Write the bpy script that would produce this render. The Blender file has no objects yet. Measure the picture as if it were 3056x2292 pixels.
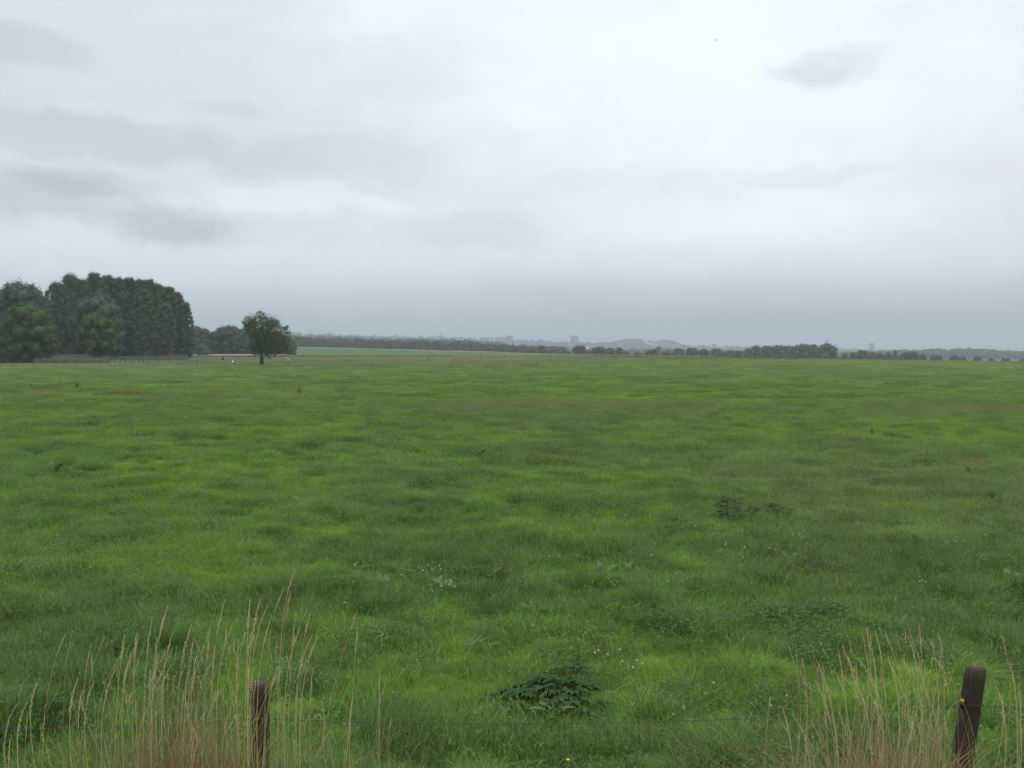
import bpy, math, numpy as np
from mathutils import Vector
C = bpy.context.scene
COL = C.collection
R = math.radians
# ------------------------------------------------------------------ camera
EYE = 3.2; FPX = 2971.0; PITCH = math.atan(111 / FPX)
cd = bpy.data.cameras.new('camera'); cam = bpy.data.objects.new('camera', cd); COL.objects.link(cam)
cd.lens = 35; cd.sensor_width = 36; cd.clip_start = 0.1; cd.clip_end = 60000
cam.location = (0, 0, EYE); cam.rotation_euler = (R(90) - PITCH, 0, 0)
C.camera = cam
C.view_settings.view_transform = 'Standard'; C.view_settings.look = 'None'
C.view_settings.exposure = 0.0; C.view_settings.gamma = 1
C.cycles.max_bounces = 5; C.cycles.diffuse_bounces = 2; C.cycles.transmission_bounces = 3
C.cycles.glossy_bounces = 2; C.cycles.transparent_max_bounces = 4; C.cycles.volume_bounces = 0
C.cycles.use_denoising = True

def raydir(px, py):
    X = (px - 1528) / FPX; Y = (1146 - py) / FPX
    c, s = math.cos(PITCH), math.sin(PITCH)
    return np.array([X, c + s * Y, -s + c * Y])
def at(px, py, Y):                      # the world point seen at a photo pixel, Y metres ahead
    d = raydir(px, py); k = Y / d[1]
    return np.array([0, 0, EYE]) + d * k
def mpp(Y): return Y / FPX              # metres per photo pixel at that distance

# ------------------------------------------------------------------ world: overcast sky
W = bpy.data.worlds.new('World'); C.world = W; W.use_nodes = True
nt = W.node_tree; N = nt.nodes; L = nt.links
for n in list(N): N.remove(n)
def nd(t, tree=None, **k):
    n = (tree or nt).nodes.new(t)
    for a, b in k.items(): setattr(n, a, b)
    return n
def mth(op, a, b=None, tree=None, c=None, clamp=False):
    tree = tree or nt
    n = tree.nodes.new('ShaderNodeMath'); n.operation = op; n.use_clamp = clamp
    for i, v in enumerate((a, b, c)):
        if v is None: continue
        if isinstance(v, (int, float)): n.inputs[i].default_value = v
        else: tree.links.new(v, n.inputs[i])
    return n.outputs[0]
SUN_EL, SUN_AZ = 52, 40
sky = nd('ShaderNodeTexSky', sky_type='NISHITA', sun_disc=False)
sky.sun_elevation = R(SUN_EL); sky.sun_rotation = R(SUN_AZ)
tc = nd('ShaderNodeTexCoord'); sp = nd('ShaderNodeSeparateXYZ'); L.new(tc.outputs['Generated'], sp.inputs[0])
az0 = mth('ARCTAN2', sp.outputs[0], sp.outputs[1])
zc = mth('MAXIMUM', sp.outputs[2], -0.02)
el0 = mth('ARCSINE', zc)
# cloud-deck coordinates: the direction met with a flat deck overhead
den = mth('ADD', mth('MAXIMUM', sp.outputs[2], 0.0), 0.10)
cmb = nd('ShaderNodeCombineXYZ')
L.new(mth('DIVIDE', sp.outputs[0], den), cmb.inputs[0]); L.new(mth('DIVIDE', sp.outputs[1], den), cmb.inputs[1])
def noise(vec, scale, detail, rough, tree=None, dist=0.0, off=(0, 0, 0)):
    tree = tree or nt
    mp = tree.nodes.new('ShaderNodeMapping'); tree.links.new(vec, mp.inputs[0]); mp.inputs['Location'].default_value = off
    n = tree.nodes.new('ShaderNodeTexNoise'); tree.links.new(mp.outputs[0], n.inputs['Vector'])
    n.inputs['Scale'].default_value = scale; n.inputs['Detail'].default_value = detail
    n.inputs['Roughness'].default_value = rough; n.inputs['Distortion'].default_value = dist
    return n
nA = noise(cmb.outputs[0], 0.75, 6, 0.52, off=(3.1, 7.7, 0.4), dist=0.4)
nB = noise(cmb.outputs[0], 2.3, 5, 0.55, off=(9.1, 1.7, 2.4))
nW = noise(tc.outputs['Generated'], 9.0, 4, 0.55, off=(1.5, 0.3, 2.0))
spw = nd('ShaderNodeSeparateColor'); L.new(nW.outputs['Color'], spw.inputs[0])
az = mth('ADD', az0, mth('MULTIPLY', mth('SUBTRACT', spw.outputs[0], 0.5), 0.16))
el = mth('ADD', el0, mth('MULTIPLY', mth('SUBTRACT', spw.outputs[1], 0.5), 0.055))
ce = nd('ShaderNodeCombineXYZ'); L.new(az, ce.inputs[0]); L.new(el, ce.inputs[1])
ramp = nd('ShaderNodeValToRGB'); L.new(mth('DIVIDE', el0, 0.5), ramp.inputs[0])
rp = ramp.color_ramp; rp.interpolation = 'B_SPLINE'
stops = [(0.0, (.450, .545, .605)), (.035, (.470, .562, .618)), (.08, (.580, .665, .712)), (.13, (.735, .805, .840)), (.19, (.840, .895, .925)), (.30, (.860, .908, .930)),
         (.42, (.830, .888, .920)), (.60, (.790, .860, .905)), (1.0, (1.15, 1.19, 1.24))]
while len(rp.elements) < len(stops): rp.elements.new(0.5)
for e, (p_, c_) in zip(rp.elements, stops): e.position = p_; e.color = (*c_, 1)
# cloud masses: (photo x, y, half width, half height, brightness change)
BL = [(110, 592, 210, 62, -.16, 1), (500, 678, 165, 52, -.20, 1), (330, 560, 200, 36, -.09, 1), (300, 405, 330, 72, -.13, 1), (60, 150, 150, 50, -.10, 1), (700, 318, 90, 26, -.07, 1),
      (960, 465, 300, 62, -.09, 1), (1400, 690, 210, 66, -.13, 1), (2460, 198, 200, 34, -.16, 1), (2350, 222, 150, 22, -.07, 1), (2480, 522, 170, 22, -.09, 1), (2150, 560, 160, 36, -.05, 1), (1900, 250, 160, 30, -.03, 1),
      (760, 700, 220, 34, -.05, 1), (1290, 560, 260, 40, -.04, 1), (1750, 520, 200, 30, -.05, 1),
      (860, 600, 290, 42, .10, 1), (330, 330, 160, 20, .06, 1), (1250, 350, 300, 40, .05, 1), (100, 720, 200, 30, .05, 0),
      (150, 350, 500, 500, -.07, 0), (800, 250, 450, 250, -.04, 0), (2300, 380, 750, 260, .16, 0), (1850, 120, 500, 160, .10, 0), (1650, 880, 500, 60, -.03, 0), (2650, 930, 560, 60, -.08, 0), (3000, 620, 190, 130, -.08, 0),
      (2700, 60, 260, 45, -.05, 0), (450, 850, 520, 75, .10, 0), (2250, 680, 500, 60, .09, 0)]
st_ = nd('ShaderNodeVectorMath', operation='MULTIPLY'); L.new(ce.outputs[0], st_.inputs[0]); st_.inputs[1].default_value = (1, 1.7, 0)
nE = noise(st_.outputs[0], 13.0, 9, 0.60, off=(4.2, 2.2, 0)); nF = noise(st_.outputs[0], 5.0, 5, 0.5, off=(14.2, 7.2, 0))
acc = None
for bx_, by_, sx_, sy_, amp, hard in BL:
    d = raydir(bx_, by_); d = d / np.linalg.norm(d)
    a_, e_ = math.atan2(d[0], d[1]), math.asin(d[2])
    s1 = nd('ShaderNodeVectorMath', operation='SUBTRACT'); L.new(ce.outputs[0], s1.inputs[0]); s1.inputs[1].default_value = (a_, e_, 0)
    s2 = nd('ShaderNodeVectorMath', operation='MULTIPLY'); L.new(s1.outputs[0], s2.inputs[0]); s2.inputs[1].default_value = (FPX / sx_, FPX / sy_, 0)
    s3 = nd('ShaderNodeVectorMath', operation='DOT_PRODUCT'); L.new(s2.outputs[0], s3.inputs[0]); L.new(s2.outputs[0], s3.inputs[1])
    g = mth('EXPONENT', mth('MULTIPLY', s3.outputs['Value'], -0.6))
    if hard:
        g = mth('ADD', g, mth('MULTIPLY', mth('SUBTRACT', nE.outputs[0], 0.5), 1.25))
        mr = nd('ShaderNodeMapRange', interpolation_type='SMOOTHSTEP'); L.new(g, mr.inputs[0]); mr.inputs[1].default_value = .22; mr.inputs[2].default_value = .85; g = mr.outputs[0]
    g = mth('MULTIPLY', g, amp)
    acc = g if acc is None else mth('ADD', acc, g)
cl = mth('ADD', mth('MULTIPLY', mth('SUBTRACT', nA.outputs[0], 0.5), 0.07), mth('ADD', mth('MULTIPLY', mth('SUBTRACT', nE.outputs[0], 0.5), 0.15), mth('MULTIPLY', mth('SUBTRACT', nF.outputs[0], 0.5), 0.24)))
fade = mth('MULTIPLY', mth('ADD', el0, 0.01), 14.0, clamp=True)
tot = mth('ADD', 1.0, mth('ADD', acc, mth('MULTIPLY', cl, fade)))
vm = nd('ShaderNodeVectorMath', operation='SCALE'); L.new(ramp.outputs[0], vm.inputs[0]); L.new(tot, vm.inputs['Scale'])
# zenith brighter than the horizon, as under every overcast
zen = mth('ADD', 1.0, mth('MULTIPLY', mth('MAXIMUM', mth('SUBTRACT', sp.outputs[2], 0.40), 0.0), 1.1))
vm2 = nd('ShaderNodeVectorMath', operation='SCALE'); L.new(vm.outputs[0], vm2.inputs[0]); L.new(mth('MULTIPLY', zen, 10.0), vm2.inputs['Scale'])
mx = nd('ShaderNodeMix', data_type='RGBA'); mx.inputs[0].default_value = 0.97
L.new(sky.outputs[0], mx.inputs[6]); L.new(vm2.outputs[0], mx.inputs[7])
bg = nd('ShaderNodeBackground'); bg.inputs[1].default_value = 0.1; L.new(mx.outputs[2], bg.inputs[0])
wo = nd('ShaderNodeOutputWorld'); L.new(bg.outputs[0], wo.inputs[0])
W.cycles.sampling_method = 'MANUAL'; W.cycles.sample_map_resolution = 1024
# ------------------------------------------------------------------ sun behind the overcast
sd = bpy.data.lights.new('sun', 'SUN'); sun = bpy.data.objects.new('sun', sd); COL.objects.link(sun)
sd.energy = 0.9; sd.angle = R(25); sd.color = (1.0, .96, .9)
dv = Vector((math.sin(R(SUN_AZ)) * math.cos(R(SUN_EL)), math.cos(R(SUN_AZ)) * math.cos(R(SUN_EL)), math.sin(R(SUN_EL))))
sun.rotation_euler = dv.to_track_quat('Z', 'Y').to_euler()

# ------------------------------------------------------------------ helpers
rng = np.random.default_rng(7)
_tab = np.random.default_rng(99).random((256, 256))
def vnoise(x, y, s=1.0, k=0):
    x = np.asarray(x, float) * s + 17.3 * k; y = np.asarray(y, float) * s + 41.9 * k
    xi = np.floor(x).astype(int); yi = np.floor(y).astype(int); fx = x - xi; fy = y - yi
    fx = fx * fx * (3 - 2 * fx); fy = fy * fy * (3 - 2 * fy)
    a = _tab[xi & 255, yi & 255]; b = _tab[(xi + 1) & 255, yi & 255]; c = _tab[xi & 255, (yi + 1) & 255]; d = _tab[(xi + 1) & 255, (yi + 1) & 255]
    return (a * (1 - fx) + b * fx) * (1 - fy) + (c * (1 - fx) + d * fx) * fy
def fbm(x, y, s, k=0, o=4):
    t = 0; w = 1; tw = 0
    for i in range(o):
        t = t + w * vnoise(x, y, s * 2.03 ** i, k + i * 3); tw += w; w *= 0.5
    return t / tw
def sst(a, b, x):
    t = np.clip((np.asarray(x, float) - a) / (b - a), 0, 1); return t * t * (3 - 2 * t)

def mesh(name, V, Q, mat=None, smooth=False, T=None, attrs=None):
    V = np.asarray(V, np.float32).reshape(-1, 3)
    me = bpy.data.meshes.new(name)
    me.vertices.add(len(V)); me.vertices.foreach_set('co', V.ravel())
    parts = []; tot = []
    if Q is not None and len(Q): Q = np.asarray(Q, np.int32).reshape(-1, 4); parts.append(Q.ravel()); tot.append(np.full(len(Q), 4, np.int32))
    if T is not None and len(T): T = np.asarray(T, np.int32).reshape(-1, 3); parts.append(T.ravel()); tot.append(np.full(len(T), 3, np.int32))
    li = np.concatenate(parts); lt = np.concatenate(tot); ls = np.concatenate([[0], np.cumsum(lt)[:-1]]).astype(np.int32)
    me.loops.add(len(li)); me.loops.foreach_set('vertex_index', li)
    me.polygons.add(len(lt)); me.polygons.foreach_set('loop_start', ls); me.polygons.foreach_set('loop_total', lt)
    if smooth: me.polygons.foreach_set('use_smooth', np.ones(len(lt), bool))
    for an, (ty, dom, data) in (attrs or {}).items():
        a = me.attributes.new(an, ty, dom)
        a.data.foreach_set('vector' if ty == 'FLOAT_VECTOR' else 'value', np.asarray(data, np.float32).ravel())
    if mat: me.materials.append(mat)
    me.update(calc_edges=True); me.validate()
    return me
def link(name, me, parent=None, loc=None):
    o = bpy.data.objects.new(name, me); COL.objects.link(o)
    if parent: o.parent = parent
    if loc is not None: o.location = loc
    return o
def empty(name, loc, label, cat, group=None, rz=0):
    o = bpy.data.objects.new(name, None); COL.objects.link(o); o.location = loc; o.rotation_euler[2] = rz
    o.empty_display_size = 0.2; return tag(o, label, cat, group)
def tag(o, label=None, cat=None, group=None, kind=None):
    if label: o['label'] = label
    if cat: o['category'] = cat
    if group: o['group'] = group
    if kind: o['kind'] = kind
    return o
def catV(lst):                        # join (V,Q) pairs
    Vs = []; Qs = []; n = 0
    for V, Q in lst:
        V = np.asarray(V, float).reshape(-1, 3); Vs.append(V); Qs.append(np.asarray(Q, int).reshape(-1, 4) + n); n += len(V)
    return np.concatenate(Vs), np.concatenate(Qs)
def tube(P, rad, seg=8, cap=True):
    P = np.asarray(P, float); n = len(P); rad = np.broadcast_to(np.asarray(rad, float), (n,))
    T = np.gradient(P, axis=0); T /= np.linalg.norm(T, axis=1)[:, None] + 1e-9
    ref = np.array([0, 0, 1.0]) if abs(T[0][2]) < .9 else np.array([1.0, 0, 0])
    V = []
    a = np.linspace(0, 2 * np.pi, seg, endpoint=False)
    for i in range(n):
        s = np.cross(T[i], ref); s /= np.linalg.norm(s) + 1e-9; u = np.cross(s, T[i])
        V.append(P[i] + rad[i] * (np.cos(a)[:, None] * s + np.sin(a)[:, None] * u))
    V = np.concatenate(V); Q = []
    for i in range(n - 1):
        for j in range(seg):
            Q.append((i * seg + j, i * seg + (j + 1) % seg, (i + 1) * seg + (j + 1) % seg, (i + 1) * seg + j))
    if cap:
        k = len(V); V = np.vstack([V, P[0], P[-1]])
        for j in range(0, seg, 2):
            Q.append((k, (j + 2) % seg, (j + 1) % seg, j)); b = (n - 1) * seg
            Q.append((k + 1, b + j, b + (j + 1) % seg, b + (j + 2) % seg))
    return V, np.array(Q)
def box(x0, x1, y0, y1, z0, z1):
    V = [(x, y, z) for z in (z0, z1) for y in (y0, y1) for x in (x0, x1)]
    Q = [(0, 2, 3, 1), (4, 5, 7, 6), (0, 1, 5, 4), (2, 6, 7, 3), (0, 4, 6, 2), (1, 3, 7, 5)]
    return np.array(V, float), np.array(Q)

# ------------------------------------------------------------------ materials
def mat(name):
    m = bpy.data.materials.new(name); m.use_nodes = True
    t = m.node_tree; t.nodes.clear(); out = t.nodes.new('ShaderNodeOutputMaterial')
    return m, t, out
def attr(t, name, kind='GEOMETRY'):
    n = t.nodes.new('ShaderNodeAttribute'); n.attribute_name = name; n.attribute_type = kind; return n
def scalev(t, col, f):
    v = t.nodes.new('ShaderNodeVectorMath'); v.operation = 'SCALE'; t.links.new(col, v.inputs[0])
    if isinstance(f, (int, float)): v.inputs['Scale'].default_value = f
    else: t.links.new(f, v.inputs['Scale'])
    return v.outputs[0]
def leaf_shader(t, out, col, transl=.3, gloss=.04, rough=.55):
    d = t.nodes.new('ShaderNodeBsdfDiffuse'); tr = t.nodes.new('ShaderNodeBsdfTranslucent'); g = t.nodes.new('ShaderNodeBsdfGlossy')
    g.inputs['Roughness'].default_value = rough
    t.links.new(col, d.inputs[0]); t.links.new(col, tr.inputs[0])
    m1 = t.nodes.new('ShaderNodeMixShader'); m1.inputs[0].default_value = transl; t.links.new(d.outputs[0], m1.inputs[1]); t.links.new(tr.outputs[0], m1.inputs[2])
    m2 = t.nodes.new('ShaderNodeMixShader'); m2.inputs[0].default_value = gloss; t.links.new(m1.outputs[0], m2.inputs[1]); t.links.new(g.outputs[0], m2.inputs[2])
    t.links.new(m2.outputs[0], out.inputs[0])
def leafmat(name, c1, c2, sc=.6, transl=.25, gloss=.03):
    m, t, out = mat(name)
    geo = t.nodes.new('ShaderNodeNewGeometry')
    n = noise(geo.outputs['Position'], sc, 3, .6, tree=t)
    r = attr(t, 'rnd')
    f = mth('ADD', mth('MULTIPLY', mth('SUBTRACT', n.outputs[0], .5), 1.6, tree=t), r.outputs['Fac'], tree=t, clamp=True)
    mx = t.nodes.new('ShaderNodeMix'); mx.data_type = 'RGBA'; t.links.new(f, mx.inputs[0])
    mx.inputs[6].default_value = (*c1, 1); mx.inputs[7].default_value = (*c2, 1)
    leaf_shader(t, out, mx.outputs[2], transl, gloss)
    return m
def plain(name, c, rough=.8, bump=0, bs=20, c2=None, metal=0):
    m, t, out = mat(name)
    p = t.nodes.new('ShaderNodeBsdfPrincipled'); p.inputs['Roughness'].default_value = rough; p.inputs['Metallic'].default_value = metal
    tcn = t.nodes.new('ShaderNodeTexCoord'); n = noise(tcn.outputs['Object'], bs, 5, .6, tree=t)
    mx = t.nodes.new('ShaderNodeMix'); mx.data_type = 'RGBA'; t.links.new(n.outputs[0], mx.inputs[0])
    c2 = c2 or tuple(v * .7 for v in c)
    mx.inputs[6].default_value = (*c, 1); mx.inputs[7].default_value = (*c2, 1)
    t.links.new(mx.outputs[2], p.inputs['Base Color'])
    if bump:
        b = t.nodes.new('ShaderNodeBump'); b.inputs['Strength'].default_value = bump; b.inputs['Distance'].default_value = .02
        t.links.new(n.outputs[0], b.inputs['Height']); t.links.new(b.outputs[0], p.inputs['Normal'])
    t.links.new(p.outputs[0], out.inputs[0]); return m

# ------------------------------------------------------------------ terrain
def u_of(x, y): return np.asarray(x, float) / np.maximum(np.asarray(y, float), 1.0)
EDGE = [(-60, 1150), (19, 800), (60, 560), (94, 414), (154, 300), (230, 190), (420, 20), (600, -300)]
def edge_dist(x, y):                       # + = beyond the plateau edge, towards the valley on the right
    x = np.asarray(x, float); y = np.asarray(y, float); best = np.full(x.shape, 1e9); sg = np.ones(x.shape)
    P = [(-3000, 1500)] + EDGE
    for (x0, y0), (x1, y1) in zip(P[:-1], P[1:]):
        dx, dy = x1 - x0, y1 - y0; t = np.clip(((x - x0) * dx + (y - y0) * dy) / (dx * dx + dy * dy), 0, 1)
        qx, qy = x - (x0 + t * dx), y - (y0 + t * dy); d = np.hypot(qx, qy)
        side = dx * qy - dy * qx
        m = d < best; best = np.where(m, d, best); sg = np.where(m, np.sign(side), sg)
    return best * np.where(sg == 0, 1, sg)
RIDGE_PX = np.array([-2000, -600, 0, 600, 880, 1100, 1300, 1500, 1650, 1800, 2100, 2600, 3056, 3600, 5000])
RIDGE_Y = np.array([985, 985, 990, 990, 991, 1000, 1004, 1010, 1016, 1022, 1030, 1043, 1049, 1052, 1052.])
def ground_z(x, y):
    x = np.asarray(x, float); y = np.asarray(y, float)
    d = np.hypot(x, y); u = u_of(x, y)
    z = -0.005 * np.clip(d - 20, 0, 300)
    z = z + 1.55 * (1 - sst(1.5, 6.6, y))
    near = 1 - sst(60, 260, d)
    z = z + (fbm(x, y, 1 / 14., 3, 3) - .5) * .55 * sst(9, 26, d) * (1 - sst(150, 400, d))
    z = z + (fbm(x, y, 1 / 1.9, 7, 2) - .5) * .26 * near + (fbm(x, y, 1 / .75, 61, 2) - .5) * .11 * (1 - sst(20, 70, d))
    # pasture beyond dips slightly, crop field climbs on the left
    rise = np.interp(u, [-.6, -.22, -.144, -.077, 0, .05], [5.5, 4.9, 3.0, .9, -.4, -.8])
    z = z + rise * sst(600, 1000, y)
    e = edge_dist(x, y)
    z = z - 17 * sst(-15, 420, e)
    z = z - 3 * sst(300, 1500, e)
    # distant ridge
    px = 1528 + FPX * u
    zr = EYE + (1035 - np.interp(px, RIDGE_PX, RIDGE_Y)) / FPX * 5600 - 8
    zr = zr + (fbm(px, px * 0, 1 / 45., 5, 4) - .5) * 16
    k = sst(3400, 5600, y) * (y > 100)
    return z * (1 - k) + zr * k
def gz(x, y): return float(ground_z(np.array([x]), np.array([y]))[0])
def G(px, py):                              # where a photo pixel meets the ground
    d = raydir(px, py); t = np.geomspace(3, 4000, 3000)
    P = np.array([0, 0, EYE])[None] + t[:, None] * d[None]
    h = P[:, 2] - ground_z(P[:, 0], P[:, 1]); i = np.argmax(h < 0)
    return P[i] if h[i] < 0 else P[-1]
def on(px, Y): x = (px - 1528) / FPX * Y; return np.array([x, Y, gz(x, Y)])

# ---- land colours (what grows there, with near shade and far haze toned in)
def inpoly(x, y, P):
    c = np.zeros(x.shape, bool); n = len(P)
    for i in range(n):
        (x0, y0), (x1, y1) = P[i], P[(i + 1) % n]
        m = ((y0 > y) != (y1 > y)) & (x < (x1 - x0) * (y - y0) / (y1 - y0 + 1e-9) + x0)
        c ^= m
    return c
PB = [(-900, 208), (-60, 197), (0, 200), (8, 218), (38, 272), (70, 335), (92, 410), (60, 560), (19, 800), (-30, 640), (-900, 600)]
LIME = np.array([.215, .368, .052]); MID = np.array([.158, .300, .052]); DARK = np.array([.104, .214, .046]); BROWN = np.array([.200, .275, .110]); OLIVE = np.array([.265, .270, .115])
# patches seen in the photo: (px, py, half width px, half height px, what, amount)
PATCH = [(1560, 1225, 330, 24, 2, .5), (2100, 1268, 260, 18, 2, .42), (620, 1500, 120, 20, 1, .5), (1000, 1600, 80, 12, 0, .9), (560, 1560, 60, 9, 0, .5), (120, 1560, 90, 14, 1, .5), (330, 1520, 80, 12, 1, .4), (1650, 1420, 260, 30, 1, .3),
         (1990, 1480, 120, 22, 1, .6), (1130, 1460, 140, 40, 2, .35), (1480, 1365, 60, 12, 1, .9), (2250, 1620, 130, 26, 1, .8), (2420, 1590, 160, 40, 1, .5),
         (2290, 1700, 150, 20, 0, .8), (1720, 1900, 150, 38, 0, 1.), (900, 1690, 120, 20, 0, .9), (380, 1690, 120, 18, 1, .8), (160, 1400, 60, 14, 1, .9),
         (1380, 1700, 160, 30, 1, .6), (1500, 1620, 180, 25, 1, .5), (1950, 1420, 170, 18, 0, .7), (2150, 1390, 160, 14, 0, .7), (2010, 1750, 90, 22, 1, .7),
         (1400, 1320, 200, 12, 0, .4), (450, 1560, 120, 8, 0, .6), (2500, 1560, 180, 16, 1, .5), (2920, 1560, 120, 30, 1, .5),
         (2080, 1500, 60, 14, 1, .9), (2600, 1700, 190, 40, 1, .5), (250, 1850, 180, 50, 1, .5), (1300, 2000, 150, 40, 1, .35), (2300, 1300, 300, 16, 0, .4),
         (2830, 1450, 50, 12, 1, .7), (2330, 1455, 60, 10, 1, .8), (1150, 1620, 120, 16, 1, .5), (2000, 1640, 130, 24, 0, .5), (1890, 1700, 90, 16, 1, .7)]
_pg = [(G(a, b), .75 * abs(G(a + c, b)[0] - G(a, b)[0]), abs(G(a, max(b - e, 1090))[1] - G(a, b + e)[1]) / 2, w, k) for a, b, c, e, w, k in PATCH]
def land(x, y):
    """colour, tall (0..1), seed (0..1) for meadow and pasture"""
    d = np.hypot(x, y)
    a = fbm(x, y, 1 / 7., 11, 4); b = fbm(x * .6, y, 1 / 1.5, 13, 3); c = fbm(x, y, 1 / 30., 19, 3)
    b2 = fbm(x, y, 1 / 1.1, 53, 2); w = np.clip((a - .5) * 1.3 + (b - .5) * 2.4 + (b2 - .5) * 1.5 * sst(60, 25, d) + .04, -1, 1)
    w = w - .12 * sst(25, 8, d)  # near grass painted darker, for lens vignetting and the shade between blades
    br = np.clip((fbm(x, y, 1 / 16., 23, 3) - .64) * 4, 0, .35) + np.clip((fbm(x, y, 1 / 3., 29, 2) - .74) * 3, 0, .2)
    for P, sx, sy, ty, k in _pg:
        q = k * np.exp(-.7 * (((x - P[0]) / max(sx, .05)) ** 2 + ((y - P[1]) / max(sy, .1)) ** 2))
        if ty == 0: w = w + .8 * q
        elif ty == 1: w = w - 1.1 * q
        else: br = br + .75 * q
    w = np.clip(w, -1, 1)[:, None] * .80; br = np.clip(br, 0, 1)
    col = np.where(w > 0, MID * (1 - w) + LIME * w, MID * (1 + w) - DARK * w)
    col = col * (1 - .75 * br[:, None]) + BROWN * .75 * br[:, None]
    col = col * (1 - .35 * sst(60, 170, d)[:, None]) + np.array([.268, .378, .142]) * .35 * sst(60, 170, d)[:, None]  # grass paled with distance: haze and lit tops painted into its colour
    pb = inpoly(x + (fbm(x, y, .1, 31, 2) - .5) * 8, y + (fbm(x, y, .1, 37, 2) - .5) * 10, PB)
    ol = np.clip(.5 + (fbm(x, y * .5, 1 / 24., 41, 3) - .5) * 3.2, 0, 1)[:, None]
    gm = sst(0, 80, x)[:, None] * .7
    ocol = (OLIVE * ol + np.array([.195, .265, .100]) * (1 - ol)) * (1 - gm) + np.array([.150, .250, .080]) * gm
    col = np.where(pb[:, None], ocol, col)
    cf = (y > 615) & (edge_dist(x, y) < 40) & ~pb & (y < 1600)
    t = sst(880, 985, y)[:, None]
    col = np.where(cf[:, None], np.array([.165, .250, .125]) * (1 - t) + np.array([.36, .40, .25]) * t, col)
    far = sst(150, 500, np.where(cf, 0, edge_dist(x, y)))[:, None]
    fcol = np.array([.055, .085, .04]) * (.8 + .5 * fbm(x, y, 1 / 120., 43, 3)[:, None])
    fld = (fbm(x, y * .5, 1 / 300., 47, 2) > .60)[:, None]
    fcol = np.where(fld, np.array([.13, .17, .07]), fcol)
    col = col * (1 - far) + fcol * far
    return col, -w[:, 0], br, pb
# ---- one sheet to the horizon
def build_ground():
    th = np.concatenate([np.linspace(-180, -42, 60, endpoint=False), np.linspace(-42, 42, 640, endpoint=False), np.linspace(42, 180, 60)])
    r = np.concatenate([[0.0], np.geomspace(.6, 9000, 560)])
    TH, RR = np.meshgrid(np.radians(th), r); X = (RR * np.sin(TH)).ravel(); Y = (RR * np.cos(TH)).ravel()
    Z = ground_z(X, Y); V = np.stack([X, Y, Z], 1); n, m = len(r), len(th)
    i = np.arange(n - 1)[:, None] * m + np.arange(m - 1)[None]; i = i.ravel()
    Q = np.stack([i, i + 1, i + m + 1, i + m], 1)
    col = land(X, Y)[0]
    gm, t, out = mat('ground_turf')
    a = attr(t, 'gcol'); geo = t.nodes.new('ShaderNodeNewGeometry')
    n1 = noise(geo.outputs['Position'], .35, 6, .65, tree=t); n2 = noise(geo.outputs['Position'], 6, 4, .6, tree=t)
    f = mth('ADD', mth('MULTIPLY', n1.outputs[0], .7, tree=t), mth('ADD', mth('MULTIPLY', n2.outputs[0], .5, tree=t), .30, tree=t), tree=t)
    cc = scalev(t, a.outputs['Vector'], f)
    b = t.nodes.new('ShaderNodeBump'); b.inputs['Strength'].default_value = .6; b.inputs['Distance'].default_value = .15; t.links.new(n2.outputs[0], b.inputs['Height'])
    d = t.nodes.new('ShaderNodeBsdfDiffuse'); t.links.new(cc, d.inputs[0]); t.links.new(b.outputs[0], d.inputs['Normal']); t.links.new(d.outputs[0], out.inputs[0])
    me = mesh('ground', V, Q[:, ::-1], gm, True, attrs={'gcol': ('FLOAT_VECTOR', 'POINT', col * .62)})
    tag(link('ground', me), kind='structure', label='green meadow and pasture land running out to the low ridge')
build_ground()

# ------------------------------------------------------------------ grass
def blades(rs, n, half, h0, h1, w, lean=.5, seg=3, wind=(.12, .03), cl=None):
    if cl is None: B = rs.uniform(-half, half, (n, 2))
    else:
        k = rs.integers(0, len(cl), n); B = cl[k] + rs.normal(0, half * .16, (n, 2))
    h = rs.uniform(h0, h1, n) * (.75 + .5 * rs.random(n)); ph = rs.uniform(0, 2 * np.pi, n)
    if cl is not None: dd = B - cl[k]; ph = np.arctan2(dd[:, 1], dd[:, 0]) + rs.normal(0, .5, n)
    le = lean * rs.gamma(2.2, .45, n)
    D = np.stack([np.cos(ph) * le + wind[0], np.sin(ph) * le + wind[1]], 1)
    sa = ph + np.pi / 2 + rs.normal(0, .7, n); S = np.stack([np.cos(sa), np.sin(sa)], 1)
    ts = np.linspace(0, 1, seg + 1); V = []
    for t in ts:
        p = B + D * (h * t ** 1.8)[:, None]; z = h * t * (1 - .32 * np.minimum(le, 1.6) * t) - .02
        ww = w * (1 - t ** 2.2 * .9) * .5
        V.append(np.stack([p[:, 0] - S[:, 0] * ww, p[:, 1] - S[:, 1] * ww, z], 1)); V.append(np.stack([p[:, 0] + S[:, 0] * ww, p[:, 1] + S[:, 1] * ww, z + ww * .3], 1))
    V = np.stack(V, 1).reshape(-1, 3); b = np.arange(n)[:, None] * (2 * (seg + 1)); Q = []
    for s in range(seg): Q.append(b + np.array([[2 * s, 2 * s + 1, 2 * s + 3, 2 * s + 2]]))
    Q = np.stack(Q, 1).reshape(-1, 4)
    return V, Q, np.repeat(rs.random(n), 2 * (seg + 1))
def grassmat():
    m, t, out = mat('grass_blades')
    a = attr(t, 'tcol', 'INSTANCER'); r = attr(t, 'rnd'); k = attr(t, 'kind')
    f = mth('ADD', mth('MULTIPLY', r.outputs['Fac'], 1.05, tree=t), .46, tree=t)
    c = scalev(t, a.outputs['Vector'], f)
    # some blades are dry straw
    mx = t.nodes.new('ShaderNodeMix'); mx.data_type = 'RGBA'; t.links.new(k.outputs['Fac'], mx.inputs[0]); t.links.new(c, mx.inputs[6]); mx.inputs[7].default_value = (.22, .235, .10, 1)
    leaf_shader(t, out, mx.outputs[2], .42, .03, .5); return m
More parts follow.
